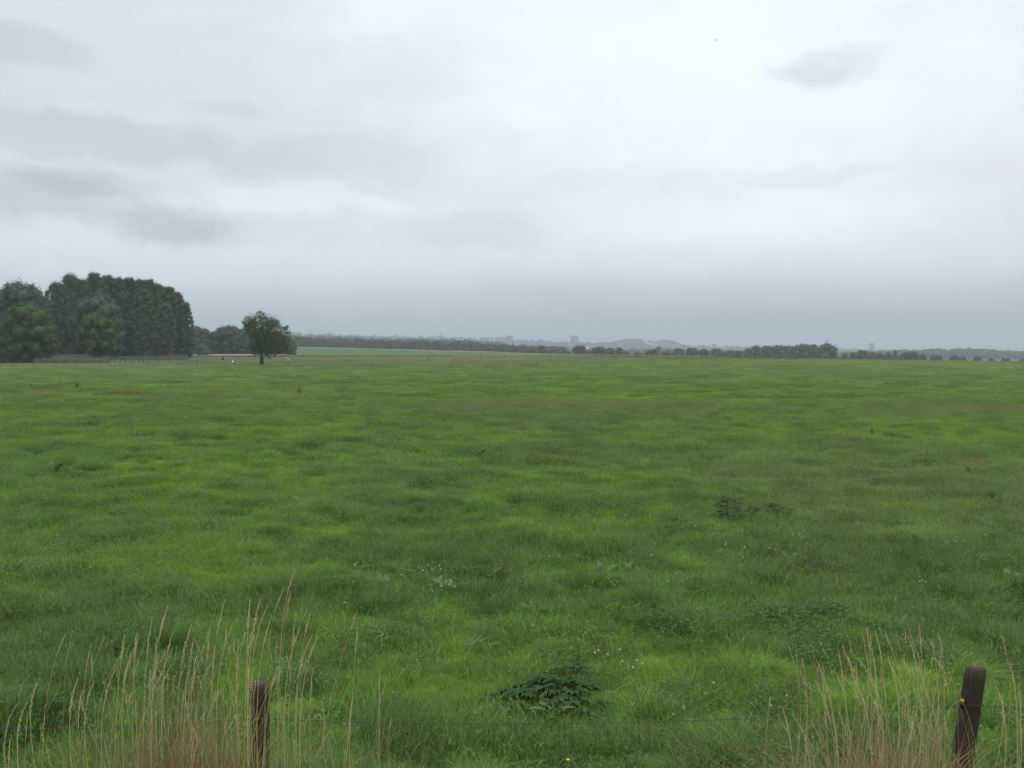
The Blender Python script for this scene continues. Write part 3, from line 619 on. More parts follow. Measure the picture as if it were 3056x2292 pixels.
single = [(1617, 1031, 26, 940, 0, 'dark round tree at the right end of the long hazy row, above the meadow edge'), (1729, 1031, 42, 900, 3, 'dark domed tree at the meadow edge below the distant apartment tower'), (1757, 1044, 20, 930, 1, 'small tree against the right foot of the dark dome below the tower'),
          (1788, 1034, 46, 905, 0, 'dark domed tree next to the right of the one below the tower'), (1822, 1038, 34, 950, 1, 'paler tree between the second dome and the slim topped tree'), (1848, 1036, 20, 910, 2, 'slim topped tree at the right end of the dark domes'),
          (1868, 1048, 24, 940, 1, 'low shrub tree tailing off right of the dark domes'), (1902, 1052, 30, 1000, 3, 'low tree in the gap below the pale streak on the hill'), (1945, 1043, 38, 900, 3, 'dark round tree alone in the gap below the twin hills'),
          (1963, 1034, 24, 1500, 2, 'hazy taller tree behind the dark round tree below the twin hills'), (1990, 1047, 36, 930, 1, 'pale tree between the lone dark round tree and the copse'), (2025, 1040, 40, 960, 0, 'rounded tree at the left shoulder of the copse'),
          (2065, 1038, 42, 900, 0, 'dark tree in the middle of the copse right of the hills'), (2100, 1041, 32, 930, 2, 'narrow dark tree in the right half of the copse'), (2140, 1041, 44, 980, 3, 'broad tree at the right half of the copse, below the faint tower'), (2180, 1044, 44, 960, 1, 'pale tree joining the copse to the big clump'), (2205, 1046, 36, 930, 0, 'dark small tree at the left foot of the big clump'),
          (2232, 1040, 34, 900, 2, 'low tree at the left end of the big flat topped clump'), (2258, 1031, 44, 890, 0, 'tree forming the first rounded step of the big clump'), (2295, 1033, 48, 905, 3, 'tree in the left middle of the big clump'), (2330, 1031, 50, 890, 3, 'tree in the middle of the big flat topped clump'),
          (2362, 1032, 44, 900, 1, 'pale tree right of the middle of the big clump'), (2395, 1028, 54, 905, 3, 'tree forming the high right shoulder of the big clump'), (2428, 1028, 40, 900, 0, 'tree between the high shoulder and the round dark end tree'), (2466, 1030, 74, 860, 5, 'large dark rounded tree at the right end of the big clump'),
          (2232, 1052, 30, 860, 0, 'dark low bush before the left foot of the big clump'), (2520, 1055, 34, 900, 1, 'low pale shrub right beside the big clump'), (2545, 1052, 26, 920, 2, 'small tree two steps right of the big clump'), (2570, 1046, 44, 930, 3, 'flat topped tree between the big clump and the faint far tower'), (2600, 1051, 28, 900, 1, 'pale low tree beneath the faint far tower'),
          (2625, 1054, 38, 850, 0, 'dark round shrub tree just right of the faint far tower'), (2650, 1052, 34, 900, 1, 'pale tree right of the dark round shrub tree'), (2672, 1046, 22, 930, 4, 'slim pale tree standing above the right hand row'), (2700, 1052, 36, 880, 0, 'rounded tree in the right hand row next to the slim one'), (2724, 1050, 40, 850, 3, 'dark peaked tree of the right hand row'),
          (2752, 1057, 26, 870, 1, 'low tree where the right hand row tails off'), (2795, 1061, 46, 850, 3, 'broad low tree after the gap in the right hand row'), (2850, 1061, 44, 840, 0, 'dark peaked shrub tree near the right side'), (2875, 1064, 32, 850, 1, 'low tree against the dark peaked shrub tree near the right side'), (2916, 1062, 26, 830, 2, 'small dark round tree standing alone near the right edge'),
          (2956, 1068, 26, 830, 1, 'low pale shrub third from the right edge'), (3000, 1069, 34, 830, 0, 'low shrub second from the right edge'), (3052, 1071, 26, 830, 1, 'low shrub at the right edge of the picture')]
for i, (px, ty, w, Y, k, lab) in enumerate(single):
    far_tree(px, ty, Y, k, lab, 'trees beyond the meadow edge on the right', wpx=w, seed=1200 + i)
# far woods as masses
def wood(name, rows, label, seed, dens=.16, leaf=4.0):
    rs = np.random.default_rng(seed); cl = []
    for px0, px1, Y0, Y1, ys, h, n in rows:
        for _ in range(n):
            px = rs.uniform(px0, px1); Y = rs.uniform(Y0, Y1); b = on(px, Y)
            top = at(px, np.interp(px, ys[0], ys[1]) + rs.uniform(-1.0, 3.5), Y)[2] if ys else b[2] + h * rs.uniform(.7, 1.2)
            r = rs.uniform(5, 11) * (Y / 2200) ** .5; z = top - r
            while z > b[2] - r: cl.append((b[0] + rs.normal(0, 2), b[1], z, r * rs.uniform(.9, 1.1), rs.uniform(-.2, .3))); z -= r * 1.5
    V, Q, r = cards(rs, cl, dens, leaf); V2, Q2 = ico_core(rs, cl, .9)
    Q = np.concatenate([Q, Q2 + len(V)]); V = np.concatenate([V, V2]); r = np.concatenate([r, np.full(len(V2), .25)])
    tag(link(name, mesh(name, V, Q, M_FAR, attrs={'rnd': ('FLOAT', 'POINT', r)})), label, 'woodland', kind='stuff')
wood('distant_woodland', [(2480, 3250, 2100, 2500, ([2480, 2620, 2700, 2750, 2770, 2900, 2960, 3000, 3056, 3250], [1052, 1047, 1044, 1046, 1042, 1041, 1044, 1047, 1049, 1050]), 0, 260)],
     'blue grey band of distant woods behind the right hand shrubs', 401)
wood('distant_woodland', [(1400, 2500, 1700, 3200, ([1400, 1500, 1600, 1700, 1900, 2100, 2300, 2500], [1024, 1026, 1031, 1036, 1041, 1044, 1050, 1054]), 0, 260)],
     'pale hazy woods in the valley below the town', 402)
wood('distant_woodland', [(840, 1500, 1900, 3200, ([840, 960, 1100, 1200, 1300, 1400, 1500], [998, 1003, 1007, 1010, 1012, 1015, 1022]), 0, 220)],
     'hazy woods rising behind the long row on the left', 403)
wood('distant_woodland', [(-900, 1650, 4700, 5500, None, 9, 420), (1500, 3700, 4600, 5500, None, 9, 380)], 'faint wooded ridge closing off the horizon', 404, .05, 7)

# ------------------------------------------------------------------ hills with the pale streak
def hill(name, px, Y, wpx, ypk, label, seed, skew=0):
    rs = np.random.default_rng(seed); hw = wpx * mpp(Y); zb = -30; zp = at(px, ypk, Y)[2]; V = []; n, m = 40, 64
    for i in range(n):
        t = i / (n - 1)
        for j in range(m):
            a = 2 * math.pi * j / m; rr = t * hw * (1 + .10 * math.sin(3 * a + seed) + .05 * rs.random()); f = (.5 + .5 * math.cos(math.pi * min(1, t))) ** .85
            V.append((math.cos(a) * rr + skew * hw * (1 - t), math.sin(a) * rr * 1.3, (zp - zb) * f + rs.normal(0, .7)))
    Q = [(i * m + j, i * m + (j + 1) % m, (i + 1) * m + (j + 1) % m, (i + 1) * m + j) for i in range(n - 1) for j in range(m)]
    o = link(name, mesh(name, V, Q, HM, True), None, (at(px, 1030, Y)[0], Y, zb)); return tag(o, label, kind='structure')
HM = leafmat('hill_scrub', (.020, .034, .020), (.042, .06, .036), .02, 0, 0)
for n_, pr in (('hill', (1872, 5300, 175, 1011, 'broad spoil hill left of the pale streak', 1, .1)), ('hill', (1985, 5400, 100, 1014, 'pointed spoil hill right of the pale streak', 2, 0))):
    hill(n_, *pr)
WHITE = plain('white_cladding', (.80, .80, .78), .6, 0, 3, (.74, .75, .74))
def slope_hall():
    t = empty('slope_hall', at(1930, 1030, 4950), 'long pale hall running down the side of the distant hill', 'building')
    o = np.array(t.location); P = [at(x, y, 4950) - o for x, y in ((1912, 1008), (1919, 1015), (1926, 1020), (1938, 1026), (1950, 1030))]
    s = mpp(4950); V = []; Q = []
    for i, p in enumerate(P):
        h = 2.6 * s * (1 + .5 * i / 4)
        for dy in (-15, 15):
            V += [(p[0], p[1] + dy, p[2] - h), (p[0], p[1] + dy * .9, p[2] + h * .6)]
    for i in range(len(P) - 1):
        a = i * 4; b = a + 4; Q += [(a, b, b + 1, a + 1), (a + 2, a + 3, b + 3, b + 2), (a + 1, b + 1, b + 3, a + 3), (a, a + 2, b + 2, b)]
    Q += [(0, 1, 3, 2), (16, 18, 19, 17)]
    link('hall_body', mesh('hall_body', V, Q, WHITE), t)
    W_, D_ = 12 * s, 40
    V, Q = box(-W_ * .2, W_ * 1.1, -D_ / 2, D_ / 2, -40, 3.5 * s); link('station_building', mesh('station_building', V + P[-1], Q, plain('grey_clad', (.35, .36, .37))), t)
slope_hall()

# ------------------------------------------------------------------ town
WALL = {'a': plain('wall_concrete', (.36, .35, .34), .8, 0, .2), 'b': plain('wall_brick', (.26, .19, .16), .85, 0, .3), 'w': WHITE, 'c': plain('wall_cream', (.52, .50, .45), .8, 0, .2)}
ROOF = plain('roof_dark', (.10, .095, .09), .8, 0, .5); GLASS = plain('window_glass', (.05, .06, .07), .2, 0, 1)
def building(name, px0, px1, ytop, Y, wall, label, cat='building', floors=4, roof='flat', depth=14, step=None, zb=None):
    pa = at(px0, ytop, Y); pb_ = at(px1, ytop, Y); w = pb_[0] - pa[0]; cx = (pa[0] + pb_[0]) / 2
    z0 = gz(cx, Y) - 4 if zb is None else zb; H = pa[2] - z0
    t = empty(name, (cx, Y, z0), label, cat, 'buildings of the distant town')
    Hw = H if roof == 'flat' else H * .72
    link('wall', mesh('wall', *box(-w / 2, w / 2, 0, depth, 0, Hw), WALL[wall]), t)
    if roof == 'flat':
        link('roof', mesh('roof', *box(-w / 2 - .4, w / 2 + .4, -.4, depth + .4, Hw + .01, Hw + 1.0), ROOF), t)
        if step:
            a, b, h = step; link('roof_block', mesh('roof_block', *box(-w / 2 + w * a, -w / 2 + w * b, depth * .2, depth * .8, Hw + 1.02, Hw + 1 + h), WALL[wall]), t)
    else:
        V = [(-w / 2 - .5, -.5, Hw), (w / 2 + .5, -.5, Hw), (w / 2 + .5, depth + .5, Hw), (-w / 2 - .5, depth + .5, Hw), (-w / 2 - .2, depth / 2, H), (w / 2 + .2, depth / 2, H)]
        link('roof', mesh('roof', V, [(0, 1, 5, 4), (2, 3, 4, 5), (0, 3, 2, 1)], ROOF, T=[(0, 4, 3), (1, 2, 5)]), t)
    fh = 3.0
    for f in range(floors):
        z = Hw - 1.0 - fh * (f + 1)
        if z < 1: break
        link('window', mesh('window', *box(-w / 2 + .8, w / 2 - .8, -.06, .25, z + .8, z + 2.2), GLASS), t)
    return t
building('apartment_tower', 1702, 1727, 1004, 5000, 'a', 'tall square apartment block standing above the town', floors=14, step=(.3, .8, 4.0))
building('apartment_block', 1509, 1531, 1005, 4600, 'b', 'round shouldered high block at the right of the town centre', floors=12, step=(.15, .7, 5.0))
building('apartment_block', 1484, 1508, 1008, 4700, 'a', 'stepped block just left of the high block in the town centre', floors=9, step=(.4, 1.0, 3))
building('town_building', 1432, 1460, 1008, 4800, 'b', 'wide building at the left of the town centre, beside the thin spire', floors=7)
building('town_building', 1461, 1483, 1012, 4650, 'c', 'lower pale building between the spire and the stepped block', floors=6)
building('town_building', 1535, 1560, 1017, 4400, 'c', 'low pale building right of the high block', floors=4)
building('warehouse', 1356, 1372, 1013, 3500, 'w', 'pale flat warehouse at the left, half behind the hazy row', floors=0)
building('warehouse', 1374, 1382, 1012, 3400, 'w', 'narrow white warehouse in the middle of the three on the left', floors=0)
building('warehouse', 1386, 1397, 1011, 3300, 'w', 'bright white gabled warehouse, rightmost of the three on the left', floors=0, roof='gable')
building('house', 1529, 1535, 1019, 3600, 'w', 'small white house gable below the high block', floors=1, roof='gable')
building('house', 1438, 1447, 1018, 3600, 'w', 'small white house below the wide building left of the spire', floors=1, roof='gable')
building('house', 1750, 1758, 1024, 3800, 'w', 'tiny white house right of the square apartment tower', floors=1, roof='gable')
building('greenhouse', 1604, 1622, 1030, 3200, 'w', 'low bright greenhouse roof left of the apartment tower', floors=0)
building('apartment_tower', 2596, 2609, 1024, 5200, 'a', 'faint tower on the horizon right of the big clump', floors=16)
building('apartment_tower', 2126, 2139, 1027, 5100, 'a', 'faint low tower above the copse right of the hills', floors=8)
def spire():
    p = at(1467, 1000, 4750); z0 = gz(p[0], 4750); H = p[2] - z0
    t = empty('church_spire', (p[0], 4750, z0), 'thin pointed spire above the roofs of the town centre', 'church')
    link('tower', mesh('tower', *box(-3, 3, -3, 3, 0, H * .72), WALL['b']), t)
    link('spire', mesh('spire', *tube([(0, 0, H * .721), (0, 0, H)], [3.4, .25], 8), ROOF), t)
spire()
def chimney():
    p = at(1317, 994, 3000); z0 = gz(p[0], 3000); H = p[2] - z0
    t = empty('factory_chimney', (p[0], 3000, z0), 'slender dark chimney rising above the hazy row left of the town', 'chimney')
    link('shaft', mesh('shaft', *tube([(0, 0, 0), (0, 0, H * .5), (0, 0, H)], [1.9, 1.5, 1.15], 12), plain('chimney_brick', (.09, .075, .07))), t)
    link('rim', mesh('rim', *tube([(0, 0, H + .01), (0, 0, H + .8)], [1.4, 1.4], 12), ROOF), t)
chimney()
def crane():
    p = at(1960, 1016, 5050); z0 = gz(p[0], 5050); H = p[2] - z0
    t = empty('tower_crane', (p[0], 5050, z0), 'faint crane with a long jib in front of the pointed hill', 'crane')
    link('mast', mesh('mast', *box(-1, 1, -1, 1, 0, H), ROOF), t)
    link('jib', mesh('jib', *box(-26, 12, -.8, .8, H + .01, H + 1.8), ROOF), t)
crane()

# ------------------------------------------------------------------ path, low hedges, far fence
def strip(name, ptsx, y0, y1, m, label, lift=.06):
    V = []; Q = []
    for i, x in enumerate(ptsx):
        for y in (y0(x), y1(x)): V.append((x, y, gz(x, y) + lift))
    for i in range(len(ptsx) - 1): Q.append((2 * i, 2 * i + 2, 2 * i + 3, 2 * i + 1))
    return tag(link(name, mesh(name, V, Q, m, True)), label, kind='structure')
def track():
    xs = np.linspace(-215, -128, 70); V = []; Q = []
    for x in xs:
        w_ = 1.5 * math.sin(x * .05)
        for y, h in ((552 + w_, .02), (556 + w_, .12), (571 + w_, .45), (576 + w_, .45), (588 + w_, .0)): V.append((x, y, gz(x, y) + h))
    for i in range(len(xs) - 1):
        for k in range(4): Q.append((5 * i + k, 5 * i + 5 + k, 5 * i + 6 + k, 5 * i + 1 + k))
    tag(link('path', mesh('path', V, Q, plain('pale_track', (.30, .33, .21), .9, 0, .3, (.20, .25, .13)), True)), 'pale track on a low bank below the row of trees', kind='structure')
track()
M_HEDGE_SHADE = leafmat('leaves_hedge_shade', (.014, .022, .010), (.028, .042, .016), .3)  # leaf colour this dark also stands for the ditch and hedge shadow
def low_hedge_shade(P, h, label, seed, m=M_HEDGE_SHADE, w=1.0, gap=.1):
    rs = np.random.default_rng(seed); cl = []; P = np.array(P, float)
    for (a, b) in zip(P[:-1], P[1:]):
        n = int(np.linalg.norm(b - a) / (h * .75)) + 1
        for i in range(n):
            if rs.random() < gap: continue
            q = a + (b - a) * (i + rs.random()) / n; r = h * rs.uniform(.35, .62); cl.append((q[0], q[1] + rs.normal(0, w * .3), gz(*q) + r * .6, r, rs.uniform(-.1, .2)))
    o = np.array(cl[0][:3]); cl = [(c[0] - o[0], c[1] - o[1], c[2] - o[2], c[3], c[4]) for c in cl]
    t = empty('low_hedge_shade', o, label, 'hedge'); link('foliage', crown_mesh(rs, cl, 1.6, .5, m, .8), t)
low_hedge_shade([(-172, 450), (-130, 455), (-85, 462), (-28, 480)], .72, 'thin dark line of hedge and ditch shadow along the far side of the pasture', 501)
low_hedge_shade([(38, 480), (62, 425), (88, 392), (104, 362)], .6, 'broken dark line of scrub and ditch shadow along the meadow edge on the right', 502, gap=.35)
POSTM = plain('weathered_post', (.10, .085, .07), .9, .4, 12, (.06, .05, .04))
def far_fence(pxs, label, hpx=13, wire=True):
    P = []
    t = None
    for k, (px, py) in enumerate(pxs):
        g = G(px, py)
        if t is None: o = g.copy(); t = empty('pasture_fence', o, label, 'fence')
        q = g - o; h = hpx * mpp(g[1]) * (.85 + .3 * rng.random()); P.append(q + np.array([0, 0, h * .85]))
        link('fence_post', mesh('fence_post', *tube([q - [0, 0, .2], q + [rng.normal(0, .04), 0, h]], [.11, .10], 8), POSTM), t)
    if wire:
        V, Q = tube(P, .02, 4, False); link('wire', mesh('wire', V, Q, plain('fence_wire', (.2, .2, .2))), t)
far_fence([(150, 1082), (188, 1083), (226, 1085), (261, 1084), (295, 1086), (326, 1085), (345, 1086), (359, 1087), (372, 1086), (392, 1087), (416, 1085), (428, 1086), (439, 1088), (470, 1086), (508, 1087), (589, 1087)], 'row of dark posts at the left end of the pasture below the poplars')
far_fence([(676, 1090), (716, 1094), (806, 1095), (900, 1096), (1110, 1094), (1346, 1098), (1451, 1100), (1600, 1094)], 'sparse low posts along the near edge of the pasture by the lone tree', 9)
far_fence([(1277, 1079), (1358, 1078), (1433, 1074), (1505, 1070), (1641, 1066), (1780, 1068)], 'thin line of posts crossing the green slope right of the cows', 11)
# rough weeds at the left
M_WEED = leafmat('weed_stems', (.12, .15, .065), (.20, .20, .11), .3)
def weeds(px0, px1, Y0, Y1, h, n, label, seed, m=M_WEED):
    rs = np.random.default_rng(seed); px = rs.uniform(px0, px1, n); Y = rs.uniform(Y0, Y1, n); X = (px - 1528) / FPX * Y; Z = ground_z(X, Y)
    hh = h * (.5 + .8 * fbm(X, Y, .12, 51, 2)) * (.7 + .5 * rs.random(n)); a = rs.uniform(0, np.pi, n); lx = rs.normal(0, .18, n) * hh; w = .12 + .12 * rs.random(n)
    S = np.stack([np.cos(a) * w, np.sin(a) * w, 0 * a], 1); B = np.stack([X, Y, Z - .1], 1); T = B + np.stack([lx, rs.normal(0, .1, n), hh], 1); Mi = (B + T) / 2 + S * .3
    V = np.stack([B, Mi + S, T, Mi - S], 1).reshape(-1, 3)
    tag(link('tall_weeds', mesh('tall_weeds', V, np.arange(4 * n).reshape(-1, 4), m, attrs={'rnd': ('FLOAT', 'POINT', np.repeat(rs.random(n), 4))})), label, 'weeds', kind='stuff')
weeds(100, 325, 272, 300, 1.7, 5200, 'rough brownish tall weeds below the trees at the left', 601)
weeds(150, 330, 300, 330, 2.0, 2600, 'green nettles and reeds between the weeds and the poplars', 602, leafmat('reed_stems', (.08, .12, .05), (.14, .18, .08), .3))
weeds(330, 560, 335, 380, 1.6, 2600, 'rough herbage at the foot of the poplars', 603, leafmat('herb_stems', (.06, .10, .04), (.12, .15, .07), .3))
# dark thistles dotting the meadow
M_THI = leafmat('thistle_leaves', (.045, .085, .03), (.085, .13, .05), 2)
def thistle(px, py, h, label, seed, n=26):
    h = h * .75; g = G(px, py); rs = np.random.default_rng(seed); parts = []; r_ = []
    for i in range(n):
        a = rs.uniform(0, 6.28); t = rs.random(); l = h * .45 * (1.1 - t); z = h * t * .9; d = np.array([math.cos(a), math.sin(a), .5]); w = np.array([-math.sin(a), math.cos(a), 0]) * l * .22
        p = np.array([0, 0, z]); parts.append((np.array([p, p + d * l * .5 + w, p + d * l, p + d * l * .5 - w]), np.array([[0, 1, 2, 3]])))
    V, Q = catV(parts); t = empty('thistle', g, label, 'weed', 'dark thistles dotted over the meadow')
    link('leaves', mesh('leaves', V, Q, M_THI, attrs={'rnd': ('FLOAT', 'POINT', rs.random(len(V)))}), t)
    link('stem', mesh('stem', *tube([(0, 0, 0), (0, 0, h * .9)], [.02 * h + .01, .01], 5), M_THI), t)
for i, (a, b, h, lab) in enumerate([(232, 1156, .9, 'dark thistle at the left of the meadow, bigger of the two near the poplars'), (178, 1148, .6, 'smaller thistle left of the dark one below the poplars'), (894, 1176, 1.0, 'biggest dark thistle in the meadow to the right below the lone tree'),
                                    (845, 1175, .75, 'thin thistle just left of the biggest one below the lone tree'), (708, 1128, .8, 'far thistle in the meadow straight below the cows'), (2110, 1122, .6, 'small thistle far out in the meadow below the copse'), (95, 1156, .5, 'faint thistle nearest the left edge'),
                                    (2602, 1300, .5, 'spiky thistle in the meadow on the right side'), (2096, 1370, .4, 'low dark thistle in the bright grass right of the centre'), (1183, 1140, .6, 'small thistle near the pasture edge left of centre')]):
    thistle(a, b, h, lab, 700 + i)

# ------------------------------------------------------------------ cows
def cowmat(name, dark, seed, thr=.5):
    m, t, out = mat(name); tcn = t.nodes.new('ShaderNodeTexCoord'); n = noise(tcn.outputs['Object'], 1.5, 1, .4, tree=t, off=(seed * 3.7, seed, 0))
    r = t.nodes.new('ShaderNodeValToRGB'); r.color_ramp.interpolation = 'CONSTANT'; t.links.new(n.outputs[0], r.inputs[0])
    r.color_ramp.elements[0].color = (*dark, 1); r.color_ramp.elements[1].position = thr; r.color_ramp.elements[1].color = (.78, .75, .68, 1)
    p = t.nodes.new('ShaderNodeBsdfPrincipled'); p.inputs['Roughness'].default_value = .7; t.links.new(r.outputs[0], p.inputs['Base Color']); t.links.new(p.outputs[0], out.inputs[0]); return m
def cow(px, py, rz, pose, m, label):
    g = G(px, py); t = empty('cow', g, label, 'cow', 'cows in the pasture', rz)
    J = {}; V = []; E = []; Rr = []
    def j(nm, p, r, par=None):
        J[nm] = len(V); V.append(p); Rr.append(r)
        if par: E.append((J[par], J[nm]))
    dz = 0 if pose == 'stand' else -.72
    j('pel', (-.62, 0, 1.14 + dz), (.27, .30)); j('bel', (-.15, 0, 1.03 + dz), (.33, .38), 'pel'); j('che', (.38, 0, 1.05 + dz), (.29, .36), 'bel'); j('sho', (.66, 0, 1.14 + dz), (.22, .28), 'che')
    if pose == 'stand':
        j('nk', (.98, 0, 1.02), (.13, .2), 'sho'); j('hd', (1.26, 0, .72), (.12, .15), 'nk'); j('mz', (1.45, 0, .40), (.075, .09), 'hd'); j('ms', (1.50, 0, .27), (.07, .08), 'mz')
    else:
        j('nk', (.95, 0, .62), (.13, .18), 'sho'); j('hd', (1.2, 0, .78), (.12, .15), 'nk'); j('mz', (1.48, 0, .66), (.075, .09), 'hd')
    j('rump', (-.86, 0, 1.16 + dz), (.17, .2), 'pel'); j('tl', (-.98, 0, 1.08 + dz), .035, 'rump'); j('tl2', (-1.04, 0, .7 + dz * .6), .022, 'tl'); j('tl3', (-1.03, 0, .42 + dz * .45), .035, 'tl2')
    for s in (-1, 1):
        if pose == 'stand':
            a = f'h{s}'; j(a, (-.72, s * .2, .82), (.14, .18), 'pel'); j(a + 'k', (-.62, s * .22, .62), .09, a); j(a + 'h', (-.82, s * .21, .45), .058, a + 'k'); j(a + 'c', (-.76, s * .21, .12), .045, a + 'h'); j(a + 'f', (-.72, s * .21, .03), .06, a + 'c')
            a = f'f{s}'; j(a, (.55, s * .19, .78), (.11, .14), 'che'); j(a + 'k', (.58, s * .19, .44), .06, a); j(a + 'c', (.56, s * .19, .12), .042, a + 'k'); j(a + 'f', (.60, s * .19, .03), .058, a + 'c')
        else:
            a = f'h{s}'; j(a, (-.45, s * .36, .22), (.14, .13), 'pel'); j(a + 'k', (-.1, s * .48, .14), .07, a); j(a + 'h', (-.42, s * .55, .06), .05, a + 'k')
            a = f'f{s}'; j(a, (.6, s * .25, .2), (.1, .1), 'che'); j(a + 'k', (.85, s * .25, .1), .06, a); j(a + 'f', (.6, s * .27, .05), .05, a + 'k')
    me = bpy.data.meshes.new('body'); me.from_pydata(V, E, []); me.materials.append(m)
    o = link('body', me, t); o.modifiers.new('skin', 'SKIN'); sv = me.skin_vertices[0].data
    for i, r in enumerate(Rr): sv[i].radius = r if isinstance(r, tuple) else (r, r)
    sv[J['bel']].use_root = True
    sb = o.modifiers.new('sub', 'SUBSURF'); sb.levels = 1; sb.render_levels = 2
    h = J['hd']; hp = np.array(V[h])
    for s in (-1, 1):
        link('ear', mesh('ear', *tube([hp + [0, s * .1, .06], hp + [-.03, s * .2, .05], hp + [-.03, s * .3, .0]], [.03, .06, .015], 6), m), t)
        link('horn', mesh('horn', *tube([hp + [-.04, s * .07, .12], hp + [-.03, s * .13, .18], hp + [0, s * .14, .24]], [.025, .018, .006], 6), POSTM), t)
    if pose == 'stand': link('udder', mesh('udder', *tube([(-.5, 0, .62), (-.5, 0, .7), (-.48, 0, .85)], [.1, .17, .18], 10), plain('udder_skin', (.55, .38, .33))), t)
BLK = cowmat('hide_black_white', (.03, .027, .025), 1, .58); BRN = cowmat('hide_red_white', (.09, .045, .03), 2, .50)
cow(666, 1080, R(115), 'stand', BLK, 'mostly dark cow grazing at the left, furthest from the lone tree')
cow(699, 1085, R(-20), 'lie', BRN, 'brown and white cow lying down between the dark cow and the lone tree')
cow(858, 1085, R(75), 'stand', cowmat('hide_black_white_back', (.03, .027, .025), 5, .60), 'black and white cow standing alone right of the lone tree')

# ------------------------------------------------------------------ foreground fence
WOOD, wt, wout = mat('post_wood')
tcn = wt.nodes.new('ShaderNodeTexCoord'); mp = wt.nodes.new('ShaderNodeMapping'); mp.inputs['Scale'].default_value = (60, 60, 3.0); wt.links.new(tcn.outputs['Object'], mp.inputs[0])
g1 = wt.nodes.new('ShaderNodeTexNoise'); g1.inputs['Scale'].default_value = 1.0; g1.inputs['Detail'].default_value = 6; wt.links.new(mp.outputs[0], g1.inputs['Vector'])
g2 = noise(tcn.outputs['Object'], 9, 4, .6, tree=wt)
rr_ = wt.nodes.new('ShaderNodeValToRGB'); wt.links.new(g1.outputs[0], rr_.inputs[0]); e = rr_.color_ramp.elements
e[0].position = .3; e[0].color = (.016, .012, .007, 1); e[1].position = .85; e[1].color = (.064, .050, .026, 1)
mxg = wt.nodes.new('ShaderNodeMix'); mxg.data_type = 'RGBA'; wt.links.new(mth('MULTIPLY', mth('SUBTRACT', g2.outputs[0], .45, tree=wt), 2.2, tree=wt, clamp=True), mxg.inputs[0]); wt.links.new(rr_.outputs[0], mxg.inputs[6]); mxg.inputs[7].default_value = (.028, .031, .013, 1)
pw = wt.nodes.new('ShaderNodeBsdfPrincipled'); pw.inputs['Roughness'].default_value = .85; wt.links.new(mxg.outputs[2], pw.inputs['Base Color'])
bw = wt.nodes.new('ShaderNodeBump'); bw.inputs['Strength'].default_value = .9; bw.inputs['Distance'].default_value = .006; wt.links.new(g1.outputs[0], bw.inputs['Height']); wt.links.new(bw.outputs[0], pw.inputs['Normal']); wt.links.new(pw.outputs[0], wout.inputs[0])
WIRE = plain('galvanised_wire', (.11, .11, .105), .6, .2, 200, (.05, .045, .04), .3)
YF = 6.2
def post_geo(top, r, seed, lean=(0, 0)):
    rs = np.random.default_rng(seed); seg, rows = 28, 30; b = top + np.array([-lean[0], -lean[1], -1.0]) * 1.45; V = []
    lob = 1 + .045 * np.sin(np.arange(seg) / seg * 2 * np.pi * 2 + seed) + .02 * rs.normal(size=seg)
    for i in range(rows + 1):
        t = i / rows; c = b + (top - b) * t; rr = r * (1.06 - .06 * t) * (1 + .012 * math.sin(t * 17 + seed))
        if i == rows: rr *= .90
        for k in range(seg):
            a = 2 * math.pi * k / seg; V.append((c[0] + math.cos(a) * rr * lob[k], c[1] + math.sin(a) * rr * lob[k], c[2] + (rs.normal(0, .0025) if i >= rows - 1 else 0)))
    V.append(tuple(top + np.array([0, 0, .004]))); n = rows + 1
    Q = [(i * seg + k, i * seg + (k + 1) % seg, (i + 1) * seg + (k + 1) % seg, (i + 1) * seg + k) for i in range(rows) for k in range(seg)]
    c = len(V) - 1; T = [(rows * seg + k, rows * seg + (k + 1) % seg, c) for k in range(seg)]
    return np.array(V), Q, T
fo = np.array([0, YF, gz(0, YF)]); FN = empty('wire_fence', fo, 'wire fence with two dark round posts along the foot of the bank', 'fence')
P1 = at(773, 2040, YF); P2 = at(2912, 1993, YF); lean2 = (.135, .0)
for top, r, sd_, ln in ((P1, .057, 1, (-.012, 0)), (P2, .060, 2, lean2), (P1 + [-4.45, .1, -.08], .057, 3, (.03, 0)), (P2 + [4.5, .1, -.06], .058, 4, (-.02, 0))):
    V, Q, T = post_geo(top - fo, r, sd_, ln); po = link('fence_post', mesh('fence_post', V, Q, WOOD, True, T=T), FN)
w1 = at(775, 2132, YF) + [0, -.07, 0]; w2 = at(2872, 2092, YF) + [0, -.07, 0]
wl = at(0, 2163, YF) + [0, -.07, 0]
def span(a, b, sag, n): t = np.linspace(0, 1, n)[:, None]; P = a + (b - a) * t; P[:, 2] -= sag * 4 * (t * (1 - t))[:, 0]; return P
wr = P2 + [4.5, .05, -.3]; wll = P1 + [-4.45, .0, -.30]
PW = np.concatenate([span(wll, wl, .02, 12)[:-1], span(wl, w1, .02, 20)[:-1], span(w1, w2, .07, 60)[:-1], span(w2, wr, .06, 30)])
sarc = np.concatenate([[0], np.cumsum(np.linalg.norm(np.diff(PW, axis=0), axis=1))]); ss = np.arange(0, sarc[-1], .012)
PWd = np.stack([np.interp(ss, sarc, PW[:, k]) for k in range(3)], 1); parts = []
for ph in (0, math.pi):
    Pt = PWd + np.stack([0 * ss, np.cos(ss * 60 + ph) * .0017, np.sin(ss * 60 + ph) * .0017], 1); parts.append(tube(Pt - fo, .0013, 4, False))
